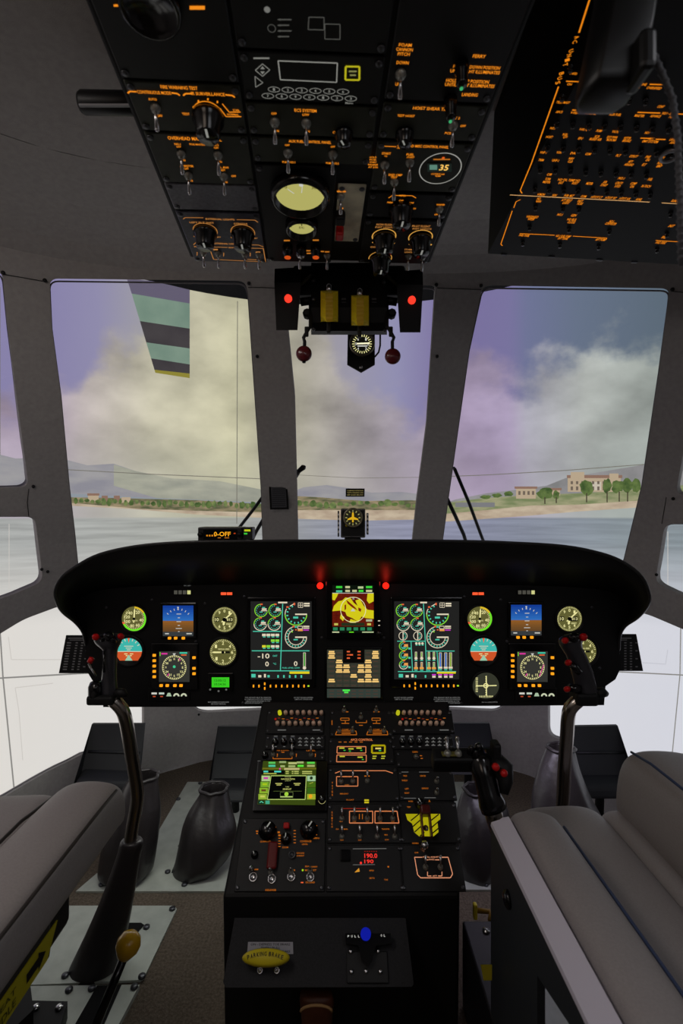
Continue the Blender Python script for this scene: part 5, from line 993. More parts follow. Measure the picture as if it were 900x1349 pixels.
for i, t in enumerate('AC UNIT BUS'):
    x, y = 760-2.5*i, 48+6*i
    if t != ' ': p.text(t, x, y, 4.4, 5, CO, ang=-1.1)
for x0, y0, x1 in ((746, 106, 764), (754, 144, 764), (777, 144.5, 789), (840, 147, 870), (888, 149, 905), (844, 181, 858), (864, 182.5, 877), (856, 110, 882)): p.line([(x0, y0), (x1, y0+.4*(x1-x0)/12)], CO, 1.5)
for t, x, y, w in (('FWD', 756, 96, 9), ('ON', 750.5, 110, 6), ('COM', 847, 100, 9), ('1 ENGINE', 844, 110, 17), ('TPR', 840, 114, 8), ('OVERSPEED', 862, 115, 20), ('NO.1', 856, 69, 8), ('AC', 857, 74, 5), ('TRSD MAST', 742, 134, 18), ('LADD', 763, 135.5, 8), ('HEATER', 807, 137, 13), ('CONT', 871, 139.5, 9), ('AFCS', 737, 146.5, 9), ('FUEL', 770, 144, 7), ('V-FEED', 758, 147.5, 12), ('IN-LEVEL', 779, 148.5, 14), ('AUX FUEL', 811, 150, 16), ('MASTER', 843, 151.5, 13), ('ADVANCE', 864, 152, 14), ('NO.1 - DC', 880, 148.5, 15), ('PUMP', 886, 153, 8),
                   ('NO.1', 728.5, 168, 7), ('FUEL QTY', 771, 170, 15), ('PUMP', 790, 171.5, 8), ('VALVE', 811, 172.5, 9), ('NO.1', 853, 174, 6), ('HOIST', 724, 179.5, 9), ('FUEL', 745, 176.5, 7), ('QTY', 745, 180, 6), ('EPU', 765, 181.5, 6), ('ICE', 787, 179, 6), ('BLEED AIR', 785, 182.5, 16), ('EXT PWR', 807, 180, 14), ('MON MA', 806, 183.5, 13), ('ROTOR', 827, 181, 9), ('BRAKE', 826, 184.5, 11), ('NO.1', 858, 182, 7), ('EMY SYSTEM', 857, 185.5, 21), ('LAND', 887, 183, 9), ('AVIO', 887, 187, 8),
                   ('VHF-1', 716, 200, 9), ('VOR', 737, 200, 7), ('PA', 755.5, 201, 7), ('COM', 775, 202, 7), ('PLT', 815, 204, 6), ('COPILOT', 835, 205, 11), ('PRE', 854, 206, 6), ('ON', 853.5, 210, 5), ('FMS', 872.5, 207, 6), ('TRIM', 713, 210, 7), ('UHF-1', 732, 210.5, 9), ('NAV', 753, 208, 7), ('CLB', 751.5, 212, 6), ('AFT', 831, 212, 6), ('AIR/GND', 829, 216, 12), ('ELT', 849, 216, 5), ('NO.2', 870, 214, 7), ('EMY', 869, 218, 7),
                   ('COM', 724, 229, 6), ('NO.1', 819, 234, 8), ('FUEL', 857, 235.5, 6), ('TURB', 722, 235, 7), ('METER', 720.5, 239, 10), ('NO OIL TEMP NO', 750, 236.5, 30), ('EGT', 739.5, 240, 6), ('RSST', 758, 240.5, 8), ('METER', 777, 241, 9), ('AIR', 797.5, 239, 5), ('START', 796, 243, 9), ('UTILITY', 816, 240.5, 10), ('HYD', 814, 244.5, 7), ('COMP', 835, 241, 8), ('ON', 833, 245, 5), ('IN TACH', 851.5, 244.5, 12),
                   ('V-MON', 713, 255.5, 10), ('NAV', 731, 256.5, 6), ('FUEL MST', 750, 257, 13), ('COM', 769, 258, 7), ('PITOT LT', 786.5, 259, 15), ('PITOT RT', 805, 260, 15), ('PITOT AX', 823.5, 261, 15), ('AVAIL', 842, 262, 8), ('R-PANEL', 891, 264, 12),
                   ('NO.', 710.5, 261, 5), ('WARN', 709.5, 264.5, 7), ('ATT BEAT', 747, 263, 14), ('LIGHT', 746, 266.5, 9), ('INST', 765, 264, 7), ('FUSE', 764.5, 267.5, 7), ('WINDSHIELD', 701.5, 285, 16), ('WIPER', 700, 288, 9), ('NO.1', 738, 282, 7), ('GEN', 756, 283, 7), ('NO BUS', 753.5, 288.5, 12), ('CLOSE', 753, 292, 10), ('NO.1', 806, 291, 6), ('CONVERTER', 805, 294, 15), ('FWD TANK', 691, 309.5, 14), ('NO.1 FUEL PUMP', 742.5, 310.5, 20), ('AFT TANK', 742, 313.5, 14), ('AFT PUMP', 792, 315, 14), ('INST', 885, 297, 7), ('FWD', 875, 312, 6), ('FWD TANK', 871, 319, 14)): p.text(t, x, y, w, 2.9, CO)
p.line([(685, 307), (731, 309.2)], CO, 1.1); p.line([(755, 310.4), (800, 313)], CO, 1.1); p.line([(864, 316), (905, 318.5)], CO, 1.1)
p.build('lettering', cb)
bk = MB(); bk.lathe([(.0036, 0), (.0036, .002), (.0024, .0025), (.0024, .005), (.003, .0055), (.003, .007), (0, .0075)], GLOSS, None, 10); BRK = bk.mesh('circuit_breaker')
for y, xs in ((160, [734+k*21 for k in range(8)]), (192, [722+k*20.5 for k in range(9)]), (222, [712+k*20 for k in range(8)]), (248, [705+k*19 for k in range(9)]), (272, [706, 742, 763, 884]), (299, [698, 750, 803, 879]), (320, [689, 738, 789, 866]), (124, [741+k*22 for k in range(6)]), (85, [752, 774, 850, 872])):
    for x in xs: put('circuit_breaker', BRK, cb, CV.at(x, y+.05*(x-720), .0005))
mb = MB(); M = CV.at(882, 202, .004); n = 24; mb.tube([M @ Vector((.0105*math.cos(2*PI*k/n), .0105*math.sin(2*PI*k/n), 0)) for k in range(n+1)], .0028, mat('ring_grey', '8a8a8e', .4, .6), seg=8); mb.build('locking_ring', cb)
for x, y in ((664, 337), (727, 340), (790, 344), (836, 347)):
    mb = MB(); mb.box((0, 0, 0), (.012, .004, .004), SCREW, CV.at(x, y-2, 0), bev=.001); mb.build('mounting_clip', cb)
# dark handset hanging near the camera in front of it
hs = thing('hanging_handset', 'dark out-of-focus handset hanging at the top right in front of the circuit breaker panel', 'handset', P(800, 60, .42))
HM = mat('handset_black', '0c0c0d', .4, spec=.4); mb = MB(); d = .5
def hr(x0, x1, y, dz, d0=.42): a, b = P(x0, y, d0), P(x1, y, d0); return [Vector((a.x+.006, d0+dz, a.z)), Vector((b.x-.006, d0+dz, a.z)), Vector((b.x, d0+dz*.4, a.z)), Vector((b.x, d0-dz*.4, a.z)), Vector((b.x-.006, d0-dz, a.z)), Vector((a.x+.006, d0-dz, a.z)), Vector((a.x, d0-dz*.4, a.z)), Vector((a.x, d0+dz*.4, a.z))]
mb.loft([hr(792, 862, -60, .02), hr(788, 860, 0, .021), hr(776, 850, 60, .022), hr(764, 834, 118, .021), hr(764, 831, 129, .018), hr(768, 826, 133, .012)], HM); o = mb.build('body', hs); bv = o.modifiers.new('b', 'BEVEL'); bv.width = .004; bv.segments = 2; bv.angle_limit = .6
mb = MB(); mb.box((0, 0, 0), (.012, .03, .03), HM, Matrix.Translation(P(842, 82, .4)), bev=.004); mb.build('side_clip', hs)
mb = MB(); mb.tube([P(838, 62, .41), P(848, 60, .41), P(858, 66, .41), P(872, 96, .41), P(886, 130, .41), P(893, 180, .41), P(896, 260, .41), P(898, 350, .41)], .0022, mat('cord_grey', '4a4a4e', .6), seg=8)
pts = [P(x, y, .41) for x, y in ((858, 66), (872, 96), (886, 130), (893, 180), (896, 260), (898, 350))]
cp = []
for a, b in zip(pts, pts[1:]):
    n = max(2, int((b-a).length/.006))
    cp += [a+(b-a)*k/n for k in range(n)]
for q in cp: mb.lathe([(0, -.0026), (.0022, -.0016), (.0032, 0), (.0022, .0016), (0, .0026)], mat('cord_grey', '4a4a4e', .6), Matrix.Translation(q), 8)
mb.build('coiled_cord', hs)
# grab handle left of the overhead panel
gh = thing('grab_handle', 'black horizontal grab handle on the roof left of the overhead panel', 'handle', P(145, 136, .82))
mb = MB(); a, b = P(106, 135, .8), P(215, 137, .8); mb.tube([a, a+(b-a)*.04, a+(b-a)*.3, b], [.014, .0165, .0165, .0165], mat('handle_black', '101012', .45), seg=20); mb.build('grip', gh)
mb = MB(); mb.box(((a.x+b.x)/2, .785, a.z-.0165), (b.x-a.x-.012, .004, .003), mat('handle_strip', '8c8c90', .4)); mb.build('edge_strip', gh)
mb = MB()
for t in (.85,):
    c = a+(b-a)*t; mb.tube([c, Vector((c.x, c.y+.02, 1.785))], .008, BLK)
mb.build('bracket', gh)
# ------------------------------------------------------------- engine control quadrant under the overhead panel
Q = 1.04; KQ = Q/F
qd = thing('engine_control_quadrant', 'black engine control box with two yellow levers hanging below the overhead panel', 'engine control', P(460, 350, Q))
QB = mat('quadrant_black', '0b0b0d', .5, spec=.2)
def Pq(x, y, dy=0): return P(x, y, Q+dy)
mb = MB(); prof_ = [(0, 346), (-.01, 380), (-.02, 405), (-.012, 425), (.0, 436), (.025, 441), (.1, 441), (.1, 346)]
mb.loft([[Pq(x, y, dy) for dy, y in prof_] for x in (410, 411.5, 508, 510)], QB, smooth=False); mb.build('housing', qd)
for x0, x1, y0, y1, s in ((362, 396, 352, 435, 1), (523, 557, 355, 438, -1)):
    mb = MB(); a, b = Pq(x0, y1), Pq(x1, y0); w = b.x-a.x; h = b.z-a.z
    xs = (x0, x1+14 if s == 1 else x1) if s == 1 else (x0-12, x1)
    mb.loft([[Pq(x0, y0+2, -.02), Pq(x1, y0, -.02), Pq(x1, y0, .06), Pq(x0, y0+2, .06)], [Pq(x0-.5, y0+20, -.03), Pq(x1+.5, y0+20, -.03), Pq(x1+.5, y0+20, .06), Pq(x0-.5, y0+20, .06)], [Pq(x0+(2 if s > 0 else 4), y1, -.022), Pq(x1-(4 if s > 0 else 3), y1, -.022), Pq(x1-(4 if s > 0 else 3), y1, .05), Pq(x0+(2 if s > 0 else 4), y1, .05)]], QB, smooth=False); o = mb.build('side_box', qd)
    lx, ly = (380, 394) if s == 1 else (542.5, 396)
    mb = MB(); M = Matrix.Translation(Pq(lx, ly, -.027)) @ Matrix.Rotation(PI/2, 4, 'X'); mb.lathe([(.0075, 0), (.0075, .004), (.0066, .004), (.0062, .008), (.003, .0105), (0, .011)], em('ff3a28', 1.3), M, 18); mb.build('red_lamp', o)
    mb = MB(); mb.box(tuple((Pq((x1+410)/2 if s == 1 else (x0+510)/2, 375, .03))), (.05, .05, .06), QB, bev=.006); mb.tube([Pq(x1 if s == 1 else x0, 398, .0), Pq(x1+15 if s == 1 else x0-15, 396, .0)], .008, QB); mb.tube([Pq(x1 if s == 1 else x0, 375, -.01), Pq(x1+8 if s == 1 else x0-8, 368, -.012), Pq(x1+15 if s == 1 else x0-15, 362, 0)], .003, mat('cable_olive', '3a3828', .5)); mb.build('linkage', qd)
    kx = 405 if s == 1 else 516; mb = MB(); M = Matrix.Translation(Pq(kx, 414, -.004)) @ Matrix.Rotation(PI/2, 4, 'X')
    mb.lathe([(.007, -.01), (.009, -.006), (.009, .008), (.006, .012), (0, .012)], BLK, M, 8, False); mb.build('thumb_screw', qd)
    e = -1 if s == 1 else 1; bx0 = 409 if s == 1 else 510
    mb = MB(); pl = [Pq(bx0, 398, -.012), Pq(bx0, 430, -.02), Pq(bx0+e*4, 436, -.022), Pq(bx0+e*9, 445, -.022)] + [Pq(401.5 if s == 1 else 517, 450, -.022), Pq(400.5 if s == 1 else 517.5, 478, -.022)]
    mb.tube(pl, .0035, BLK, seg=10); mb.box(tuple(Pq(bx0+e*5, 437, -.022)), (.008, .006, .02), BLK, bev=.002); lv = mb.build('fuel_lever', qd)
    cx, cy = (400.5, 466) if s == 1 else (517.5, 469.5); mb = MB(); M = Matrix.Translation(Pq(cx, cy, -.022)) @ Matrix.Rotation(PI/2, 4, 'X')
    mb.lathe([(0, -.008), (.01, -.0065), (.0155, -.002), (.0155, .002), (.01, .0065), (0, .008)], mat('dark_red', '5c1c22', .3, coat=.4), M, 24); mb.build('red_knob', lv)
for cx, y0, y1 in ((434, 386, 424), (474.5, 392, 429)):
    hw = 11.5; mb = MB(); rings = []
    n = 14
    for i in range(n+1):
        t = i/n; y = y0+(y1-y0)*t; dd = -.048-.0045*abs(math.sin(t*PI*3.5)); s = 1 if t < .85 else 1-(t-.85)*2.2
        rings.append([Pq(cx-hw, y-3*(1-t), -.012), Pq(cx-hw*s, y-2, -.03), Pq(cx-hw*.42*s, y, dd), Pq(cx+hw*.42*s, y, dd), Pq(cx+hw*s, y-2, -.03), Pq(cx+hw, y-3*(1-t), -.012)])
    YL2 = mat('lever_yellow', 'f5dc2a', .35); mb.loft(rings, YL2, smooth=False); lv = mb.build('power_lever', qd)
    mb = MB(); mb.loft([[r[i]+Vector((0, -.0008, 0)) for i in (2, 3)] for r in rings], mat('lever_ochre', 'cba62c', .45), caps=False, closed=False); mb.build('finger_grip', lv)
    mb = MB(); mb.lathe([(.005, -.01), (.0066, -.004), (.0066, .003), (.004, .007), (0, .008)], STEEL, Matrix.Translation(Pq(cx-.5, y0-7, -.022)), 16); mb.build('lock_pin', lv)
    mb = MB(); a = Pq(cx-1, y1+7, -.021); mb.box(tuple(a), (.008, .014, .026), BLK, bev=.002); mb.build('stop', lv)
p = MB()
for cx in (453, 493):
    for i in range(4): q = Pq(cx, 394+i*5, -.0165); p.box((q.x, q.y, q.z), (.009, .002, .0035), mat('engraving', '3e3e42', .6))
p.build('scale_lettering', qd)
mb = MB(); mb.lathe([(.004, 0), (.003, .004), (0, .004)], SCREW, None, 10); me = mb.mesh('screw')
for x, y in ((413, 370), (413, 434), (506, 372), (507, 436), (413, 395)): put('screw', me, qd, Matrix.Translation(Pq(x, y, -.016 if y > 380 else -.008)) @ Matrix.Rotation(PI/2, 4, 'X'))
# thermometer plate on the windscreen
tp = thing('air_temperature_gauge', 'round black and white gauge on a pointed black plate below the yellow levers', 'gauge', P(476, 440, 1.2))
TPL = Plane(P(476, 455, 1.2), (1, 0, 0), (0, 0, 1)); mb = MB(); mb.prism([tuple(TPL(x, y)) for x, y in ((458.5, 425), (494, 425), (494, 480), (476, 490.5), (457.5, 480))][::-1], -.006, 0, BLK, TPL.M); mb.build('plate', tp)
g = ring(477, 453.5, 14, mat('bezel_bronze', '8a8470', .35, .6), .012, TPL, tp, 'bezel'); p = Pen(TPL, .0018); p.disc(477, 453.5, 14, em('12120e', .8)); ticks(p, 477, 453.5, 9.5, 13, 0, 360, 24, MARK, 1); numerals(p, 477, 453.5, 8, [('1', 40), ('2', 90), ('3', 140), ('4', 220), ('5', 270), ('6', 320)], 3.4, WHT); p.build('dial_face', g); p = Pen(TPL, .0026); p.line([(470, 453.2), (487, 452.6)], em('fff8d0', 1), 2); p.rect(471, 455.4, 484, 457, WHT); p.build('needle', g)
mb = MB(); mb.lathe([(.005, 0), (.004, .003), (0, .003)], STEEL, TPL.at(475.5, 484), 12); mb.lathe([(.003, 0), (.002, .003), (0, .003)], STEEL, TPL.at(489.5, 463), 10); mb.build('screw', tp)
mb = MB(); mb.tube([P(501, 440, 1.15), P(501, 455, 1.17), P(499, 464, 1.19), P(494, 470, 1.203)], .002, BLK); mb.build('cable', tp)
# ------------------------------------------------------------- things on the glareshield
rd = thing('radio_display_box', 'small black box with an orange readout on the left of the glareshield', 'display box', P(296, 712, 1.26))
RP = Plane(P(289, 703, 1.24), (1, 0, 0), (0, 0, 1))
mb = MB(); a, b = RP(260.5, 713.5), RP(319, 694.5); c = (a+b)/2; mb.box((c.x, c.y, -.03), (b.x-a.x, b.y-a.y, .06), mat('radio_black', '17171a', .4), RP.M, bev=.003); mb.build('case', rd)
p = Pen(RP, .0006); p.rect(268, 697.5, 313, 711, em('050505')); p.text('0-OFF', 293, 703.5, 22, 6, em('ffae20', 1), .0004)
for k in range(4): p.rect(272+k*3.4, 704.5, 274+k*3.4, 706.6, em('e08a1c', .9), .0004)
p.rect(308, 702, 310.5, 703.4, em('c04018', .9), .0004); p.rect(287, 708, 291, 709, OD, .0004); p.rect(296, 708, 302, 709, OD, .0004); p.build('display_screen', rd)
mb = MB()
for x in (264.5, 316): mb.lathe([(.006, 0), (.006, .008), (0, .009)], BLK, RP.at(x, 704), 12)
mb.build('knob', rd)
mb = MB(); a, b = RP(319.5, 711), RP(332.5, 694.5); c = (a+b)/2; mb.box((c.x, c.y, -.02), (b.x-a.x, b.y-a.y, .04), mat('radio_black', '17171a', .4), RP.M, bev=.002); s = mb.build('side_module', rd)
p = Pen(RP, .0006); p.rect(322, 697.5, 330, 700, em('c8d020', .9)); p.rect(321.5, 702, 326, 704, em('40d040', .9)); p.build('display_screen', s)
cp_ = thing('standby_compass', 'square black standby compass with a yellow dial standing on the middle of the glareshield', 'compass', P(465, 712, 1.26))
CP = Plane(P(465, 690, 1.24), (1, 0, 0), (0, 0, 1))
mb = MB(); a, b = CP(449, 708.5), CP(481.5, 670); c = (a+b)/2; mb.box((c.x, c.y, -.025), (b.x-a.x, b.y-a.y, .05), BLK, CP.M, bev=.003); bd = mb.build('case', cp_)
p = Pen(CP, .0007); p.line([(450, 671.5), (480.5, 671.5), (480.5, 707), (450, 707)], mat('case_edge', '77777a', .5), .7, True); p.build('edge_line', bd)
g = ring(465, 682, 11, mat('bezel_bronze', '8a8470', .35, .6), .01, CP, cp_, 'bezel'); p = Pen(CP, .0018); p.disc(465, 682, 11, em('26241a', .8)); ticks(p, 465, 682, 7.5, 10, 0, 360, 12, em('a8a464', .8), 1.2); p.poly([(464, 675), (466, 675), (466.5, 681), (472, 683.5), (472, 685), (466, 684.5), (466, 688), (464, 688), (464, 684.5), (458, 685), (458, 683.5), (463.5, 681)], em('e0b020', .9), .0004); p.build('dial_face', g)
mb = MB(); mb.box(tuple(CP.world(465, 711.5, -.02)), (.04, .04, .009), BLK, bev=.002); mb.lathe([(.004, 0), (.003, .003), (0, .003)], SCREW, CP.at(454.5, 677), 10); mb.lathe([(.004, 0), (.003, .003), (0, .003)], YEL, CP.at(457, 692), 10); mb.build('foot', cp_)
for x in (446, 484.5):
    mb = MB(); w = CP.world(x, 690, -.01); mb.box(tuple(w), (.004, .03, .062 if x < 460 else .052), mat('mount_grey', '3c3c40', .5), bev=.001)
    for k in range(5): q = CP.world(x, 678+k*5.6, .0055); mb.box(tuple(q), (.0042, .002, .005), mat('white_dash', 'd0d0d0', .6))
    mb.build('side_mount', cp_)
tagp = MB(); q = hit(468, 648); TPn = Plane(shell(*q, -.004)+Vector((0, 0, 0)), (1, 0, 0), (0, .55, -1) and (0, -.6, 1)); tagp = MB(); a, b = TPn(455.5, 654), TPn(480.5, 643.5); c = (a+b)/2
tagp.box((c.x, c.y, .001), (b.x-a.x, b.y-a.y, .002), BLK, TPn.M); pp = Pen(TPn, .0022, tagp)
for k in range(3): pp.text(('COMPASS DEVIATION', 'WITH RADIO ON', 'SEE CARD BELOW')[k], 468, 646+k*2.8, 21, 1.5, em('a89a60', .6))
tag(tagp.build('windshield_label', None, shell(*q)), 'tiny black label with pale lettering stuck on the centre windshield above the compass', 'label')
# placard frame on the left-centre pillar
q = hit(367, 654); s0 = shell(*q, -.002); PP = Plane(s0, (1, .06, 0), (0, -.62, 1))
ph = thing('placard_holder', 'small black framed card on the pillar between left and centre windshields', 'placard', s0)
mb = MB(); pts = [(354.5, 638.5), (378.5, 638), (380.5, 670), (356, 670.5)]; w = [PP(*a) for a in pts]
mb.prism([tuple(a) for a in w][::-1], 0, .004, BLK, PP.M); mb.build('frame', ph)
p = Pen(PP, .0046); p.poly([(357, 641), (376.5, 640.6), (378, 667.5), (358.5, 668)], mat('card_grey', '4a4a4e', .7))
for k in range(9): p.line([(359, 643.5+k*2.7), (376, 643.2+k*2.7)], mat('card_ink', '2a2a2e', .8), .9, dw=.0003)
p.build('card', ph)
# checklist cards hanging beside the panel
for (pts, lab) in (([(87, 837), (122, 837), (120, 887), (77.5, 887)], 'black checklist card with white print hanging left of the instrument panel'), ([(806, 835.5), (838.5, 835.5), (847.5, 884), (806, 884)], 'black checklist card with white print hanging right of the instrument panel')):
    KP = Plane(P(100, 860, 1.46), (1, 0, 0), (0, 0, 1)); L0 = pts[0][0] < 200
    k_ = thing('checklist_card', lab, 'card', KP.world(*pts[0]), 'checklist cards beside the instrument panel')
    mb = MB(); mb.prism([tuple(KP(*a)) for a in pts][::-1], -.003, 0, mat('card_black', '141416', .6), KP.M); mb.build('card', k_)
    p = Pen(KP, .0006); INK = mat('card_print', '8c8c8e', .7)
    for j in range(11):
        y = 846+j*3.5; t = (y-836)/50; x0 = (88-8*t) if L0 else 809; 
        for i in range(3 if j % 3 else 4): p.rect(x0+2+i*7.4+(4 if i else 0), y, x0+(7.5 if i == 0 else 5)+i*7.4+(4 if i else 0), y+1.5, INK)
    p.rect((90 if L0 else 810), 840, (112 if L0 else 832), 841.4, INK); p.rect((92 if L0 else 810), 842.6, (110 if L0 else 826), 843.6, INK); p.build('print', k_)
    mb = MB(); q = KP.world(*(110, 845) if L0 else (818, 845)); q2 = KP.world(*(125, 845) if L0 else (806, 845)); mb.tube([q+Vector((0, .004, 0)), q2+Vector((0, .004, 0))], .004, BLK); mb.build('hinge_pin', k_)
# wipers outside the glass
def wiper(pts, lab, r=.006, d=.05, blade=None):
    w = [shell(*hit(*p), d) for p in pts]; t = thing('windshield_wiper', lab, 'wiper', w[0], 'wiper arms outside the windshields')
    mb = MB(); mb.tube(w, r, mat('wiper_black', '121214', .5), seg=8); mb.build('arm', t)
    a, b = w[-1], w[-2]; mb = MB(); mb.tube([b+(a-b)*.0+Vector((.0, .012, .006)), a+Vector((0, .012, .006))], r*.7, BLK, seg=8); mb.build('blade', t)
wiper([(300, 716), (318, 692), (334, 671), (352, 646)], 'black wiper arm rising to the left pillar behind the radio display box')
wiper([(328, 720), (338, 700), (352, 676)], 'short black wiper arm close to the left pillar beside the glareshield', .007)
wiper([(640, 722), (634, 706), (618, 662), (599, 616)], 'longer black wiper arm outside the lower left corner of the right windshield')
wiper([(616, 722), (611, 705), (600, 680), (588, 654)], 'shorter black wiper arm beside the right pillar behind the glareshield', .007)
nz = thing('washer_nozzle', 'small black nozzle fitting outside the left edge of the centre windshield', 'nozzle', shell(*hit(392, 620), .04))
mb = MB(); w = [shell(*hit(x, y), .04) for x, y in ((389, 626), (394, 619), (400, 614))]; mb.tube(w, [.01, .008, .01], BLK, seg=10); mb.build('body', nz); mb = MB(); mb.lathe([(0, -.008), (.008, -.004), (.008, .004), (0, .008)], GLOSS, Matrix.Translation(w[-1]), 12); mb.build('tip', nz)
# ------------------------------------------------------------- cyclic sticks
RUB = mat('grip_rubber', '28282d', .28, spec=.6)
def fz(px, py, z=0): return P(px, py, (EYE.z-z)*F/(py-CY))
def cyclic(x0, lab, mir):
    d = 1.2
    def C(x, y, dd=0): return P(x, y, d+dd)
    if not mir: sh = [C(170, 1140, .06), C(173, 1100, .06), C(179, 1065, .06), C(181, 1045, .055), C(177, 1015, .045), C(172, 985, .03), C(167, 955, .015), C(161, 935, .005), C(149, 922, 0)]
    else: sh = [C(735, 1130, .06), C(738, 1090, .06), C(742, 1050, .055), C(744, 1010, .04), C(747, 970, .025), C(749, 942, .01), C(754, 930, .002), C(768, 918, 0)]
    t = thing('cyclic_stick', lab, 'control stick', (sh[0].x, sh[0].y, .0), 'cyclic control sticks')
    mb = MB(); q = smooth_pl(sh, 4); mb.tube(q, .0155, CHROME, seg=16); mb.build('shaft', t)
    if not mir:
        g = [((135, 156), 921), ((133, 155), 912), ((134, 153), 895), ((137, 154), 870), ((138, 154), 856), ((132, 157), 852), ((125, 160), 846), ((124, 161), 840), ((128, 158), 837), ((135, 150), 835)]
    else:
        g = [((757, 785), 924), ((758, 787), 914), ((757, 785), 900), ((752, 778), 880), ((746, 773), 862), ((740, 767), 855), ((735, 766), 846), ((738, 768), 840), ((748, 768), 837), ((755, 764), 835)]
    rings = []
    for (a, b), y in g:
        p0, p1 = C(a, y), C(b, y); c = (p0+p1)/2; rx = (p1-p0).x/2; ry = max(.016, rx*.85)
        rings.append([c+Vector((rx*math.cos(2*PI*k/18), ry*math.sin(2*PI*k/18), 0)) for k in range(18)])
    mb = MB(); mb.loft(rings, RUB); gr = mb.build('grip', t); subsurf(gr, 1)
    mb = MB()
    if not mir:
        mb.box(tuple(C(137, 919)), (.062, .05, .022), BLK, Matrix.Translation((0, 0, 0)), bev=.006); mb.tube([C(150, 913), C(163, 913), C(167, 917)], [.012, .01, .005], BLK); mb.lathe([(.012, -.02), (.016, -.01), (.016, .01), (.012, .02), (0, .02)], GLOSS, Matrix.Translation(C(126, 910, -.01)), 14)
    else:
        mb.box(tuple(C(769, 918)), (.05, .05, .03), BLK, bev=.007); mb.tube([C(782, 914), C(795, 912), C(800, 915)], [.012, .012, .006], BLK); mb.tube([C(764, 908, -.012), C(750, 906, -.012)], [.011, .009], GLOSS)
    mb.build('collar', t)
    def btn(x, y, r, m, dy=-.02, name='trigger_button'):
        b_ = MB(); M = Matrix.Translation(C(x, y, dy)) @ Matrix.Rotation(PI/2-.5, 4, 'X'); b_.lathe([(r*1.2, -.004), (r*1.2, .003), (r, .004), (r*.9, .009), (0, .011)], m, M, 16); return b_.build(name, t)
    if not mir:
        btn(126.5, 839.5, .0062, RED); btn(159.5, 838.5, .0055, RED); btn(143, 838, .009, GLOSS, -.024, 'hat_switch'); btn(136, 842, .006, GLOSS, -.022, 'hat_switch'); btn(150, 843, .006, GLOSS, -.022, 'hat_switch')
        mb = MB(); mb.tube([C(127, 891), C(121, 882), C(117, 875), C(119, 872)], .0022, STEEL, seg=8); tr_ = mb.build('trigger', t); mb = MB(); mb.lathe([(.0065, -.005), (.0065, .006), (0, .008)], RED, Matrix.Translation(C(119.5, 870)) @ Matrix.Rotation(.5, 4, 'Y'), 12); mb.build('red_tip', tr_)
        mb = MB(); mb.tube([C(137, 857, -.02), C(137, 886, -.03)], .003, GLOSS, seg=8); mb.build('grip_ridge', t)
    else:
        btn(744.5, 844, .0058, RED); btn(768.5, 839.5, .0072, RED, -.022); btn(757, 840, .009, GLOSS, -.024, 'hat_switch'); btn(748.5, 873, .0055, RED, -.03)
        btn(747, 908, .0055, RED, -.02); mb = MB(); mb.tube([C(752, 874, -.028), C(764, 886, -.03)], .008, GLOSS, seg=10); mb.build('trigger', t)
        mb = MB(); mb.tube([C(767, 856, -.012), C(773, 868, -.014), C(780, 886, -.014), C(786, 912, -.012)], .003, mat('grip_edge', '4a4a50', .3), seg=8); mb.build('grip_ridge', t)
    # gaiter
    if not mir:
        rg = [((84, 152), 1290, 1.24), ((92, 158), 1272, 1.245), ((114, 168), 1228, 1.258), ((133, 176), 1185, 1.262), ((149, 183), 1142, 1.262), ((156, 186), 1121, 1.26), ((157, 189), 1116, 1.26), ((159, 188), 1107, 1.26), ((161, 186), 1106, 1.26)]
    else:
        rg = [((695, 775), 1249, 1.3), ((705, 770), 1190, 1.3), ((718, 760), 1130, 1.28), ((722, 752), 1095, 1.265), ((726, 750), 1090, 1.262)]
    rings = []
    for (a, b), y, dd in rg:
        p0, p1 = P(a, y, dd), P(b, y, dd); c = (p0+p1)/2; rx = (p1-p0).x/2
        rings.append([c+Vector((rx*math.cos(2*PI*k/20)*(1+.05*math.sin(3*k)), rx*.8*math.sin(2*PI*k/20), 0)) for k in range(20)])
    mb = MB(); mb.loft(rings, LEATHER); o = mb.build('gaiter', t); subsurf(o, 1); return t
cyclic(150, 'left cyclic stick with upright black grip and curved chrome shaft', False)
cyclic(750, 'right cyclic stick with a leaning black grip before the right seat', True)
# ------------------------------------------------------------- collective lever at the right
co = thing('collective_lever', 'polished collective lever with a black twist grip and switch head between pedestal and right seat', 'control lever', P(660, 1120, .93))
cl_ = [P(662, 1110, .967), P(652, 1078, .97), P(643, 1045, .98)]; mb = MB(); mb.tube(cl_, .0165, CHROME, seg=18); mb.build('shaft', co)
mb = MB(); ax = [P(651, 1066, .972), P(648, 1058, .974), P(644, 1046, .978), P(638, 1022, .99), P(633, 1004, 1.0), P(629, 994, 1.01)]; mb.tube(ax, [.025, .025, .021, .021, .024, .02], GLOSS, seg=20); mb.build('twist_grip', co)
mb = MB(); HP = Plane(P(600, 1000, .99), (1, 0, 0), (0, .9, .44)); a, b = HP(572, 1002), HP(658, 984); c = (a+b)/2; mb.box((c.x, c.y, -.018), (b.x-a.x, b.y-a.y, .036), BLK, HP.M, bev=.005); hd = mb.build('switch_head', co)
mb = MB(); mb.box(tuple(HP.world(592, 993, .001)), (.03, .02, .003), mat('brass_plate', '6a6430', .5), bev=.0006); mb.build('brass_plate', hd)
for x, y in ((589.5, 995), (603.5, 995)): put('toggle_switch', TOG[0], hd, HP.at(x, y, .003) @ Matrix.Scale(1.2, 4))
mb = MB()
for x, y, r in ((620, 992, .007), (630, 989, .009), (626, 998, .006)): mb.lathe([(r, 0), (r*.9, .012), (r*.5, .018), (0, .019)], GLOSS, HP.at(x, y, 0), 12)
mb.build('hat_switch', hd)
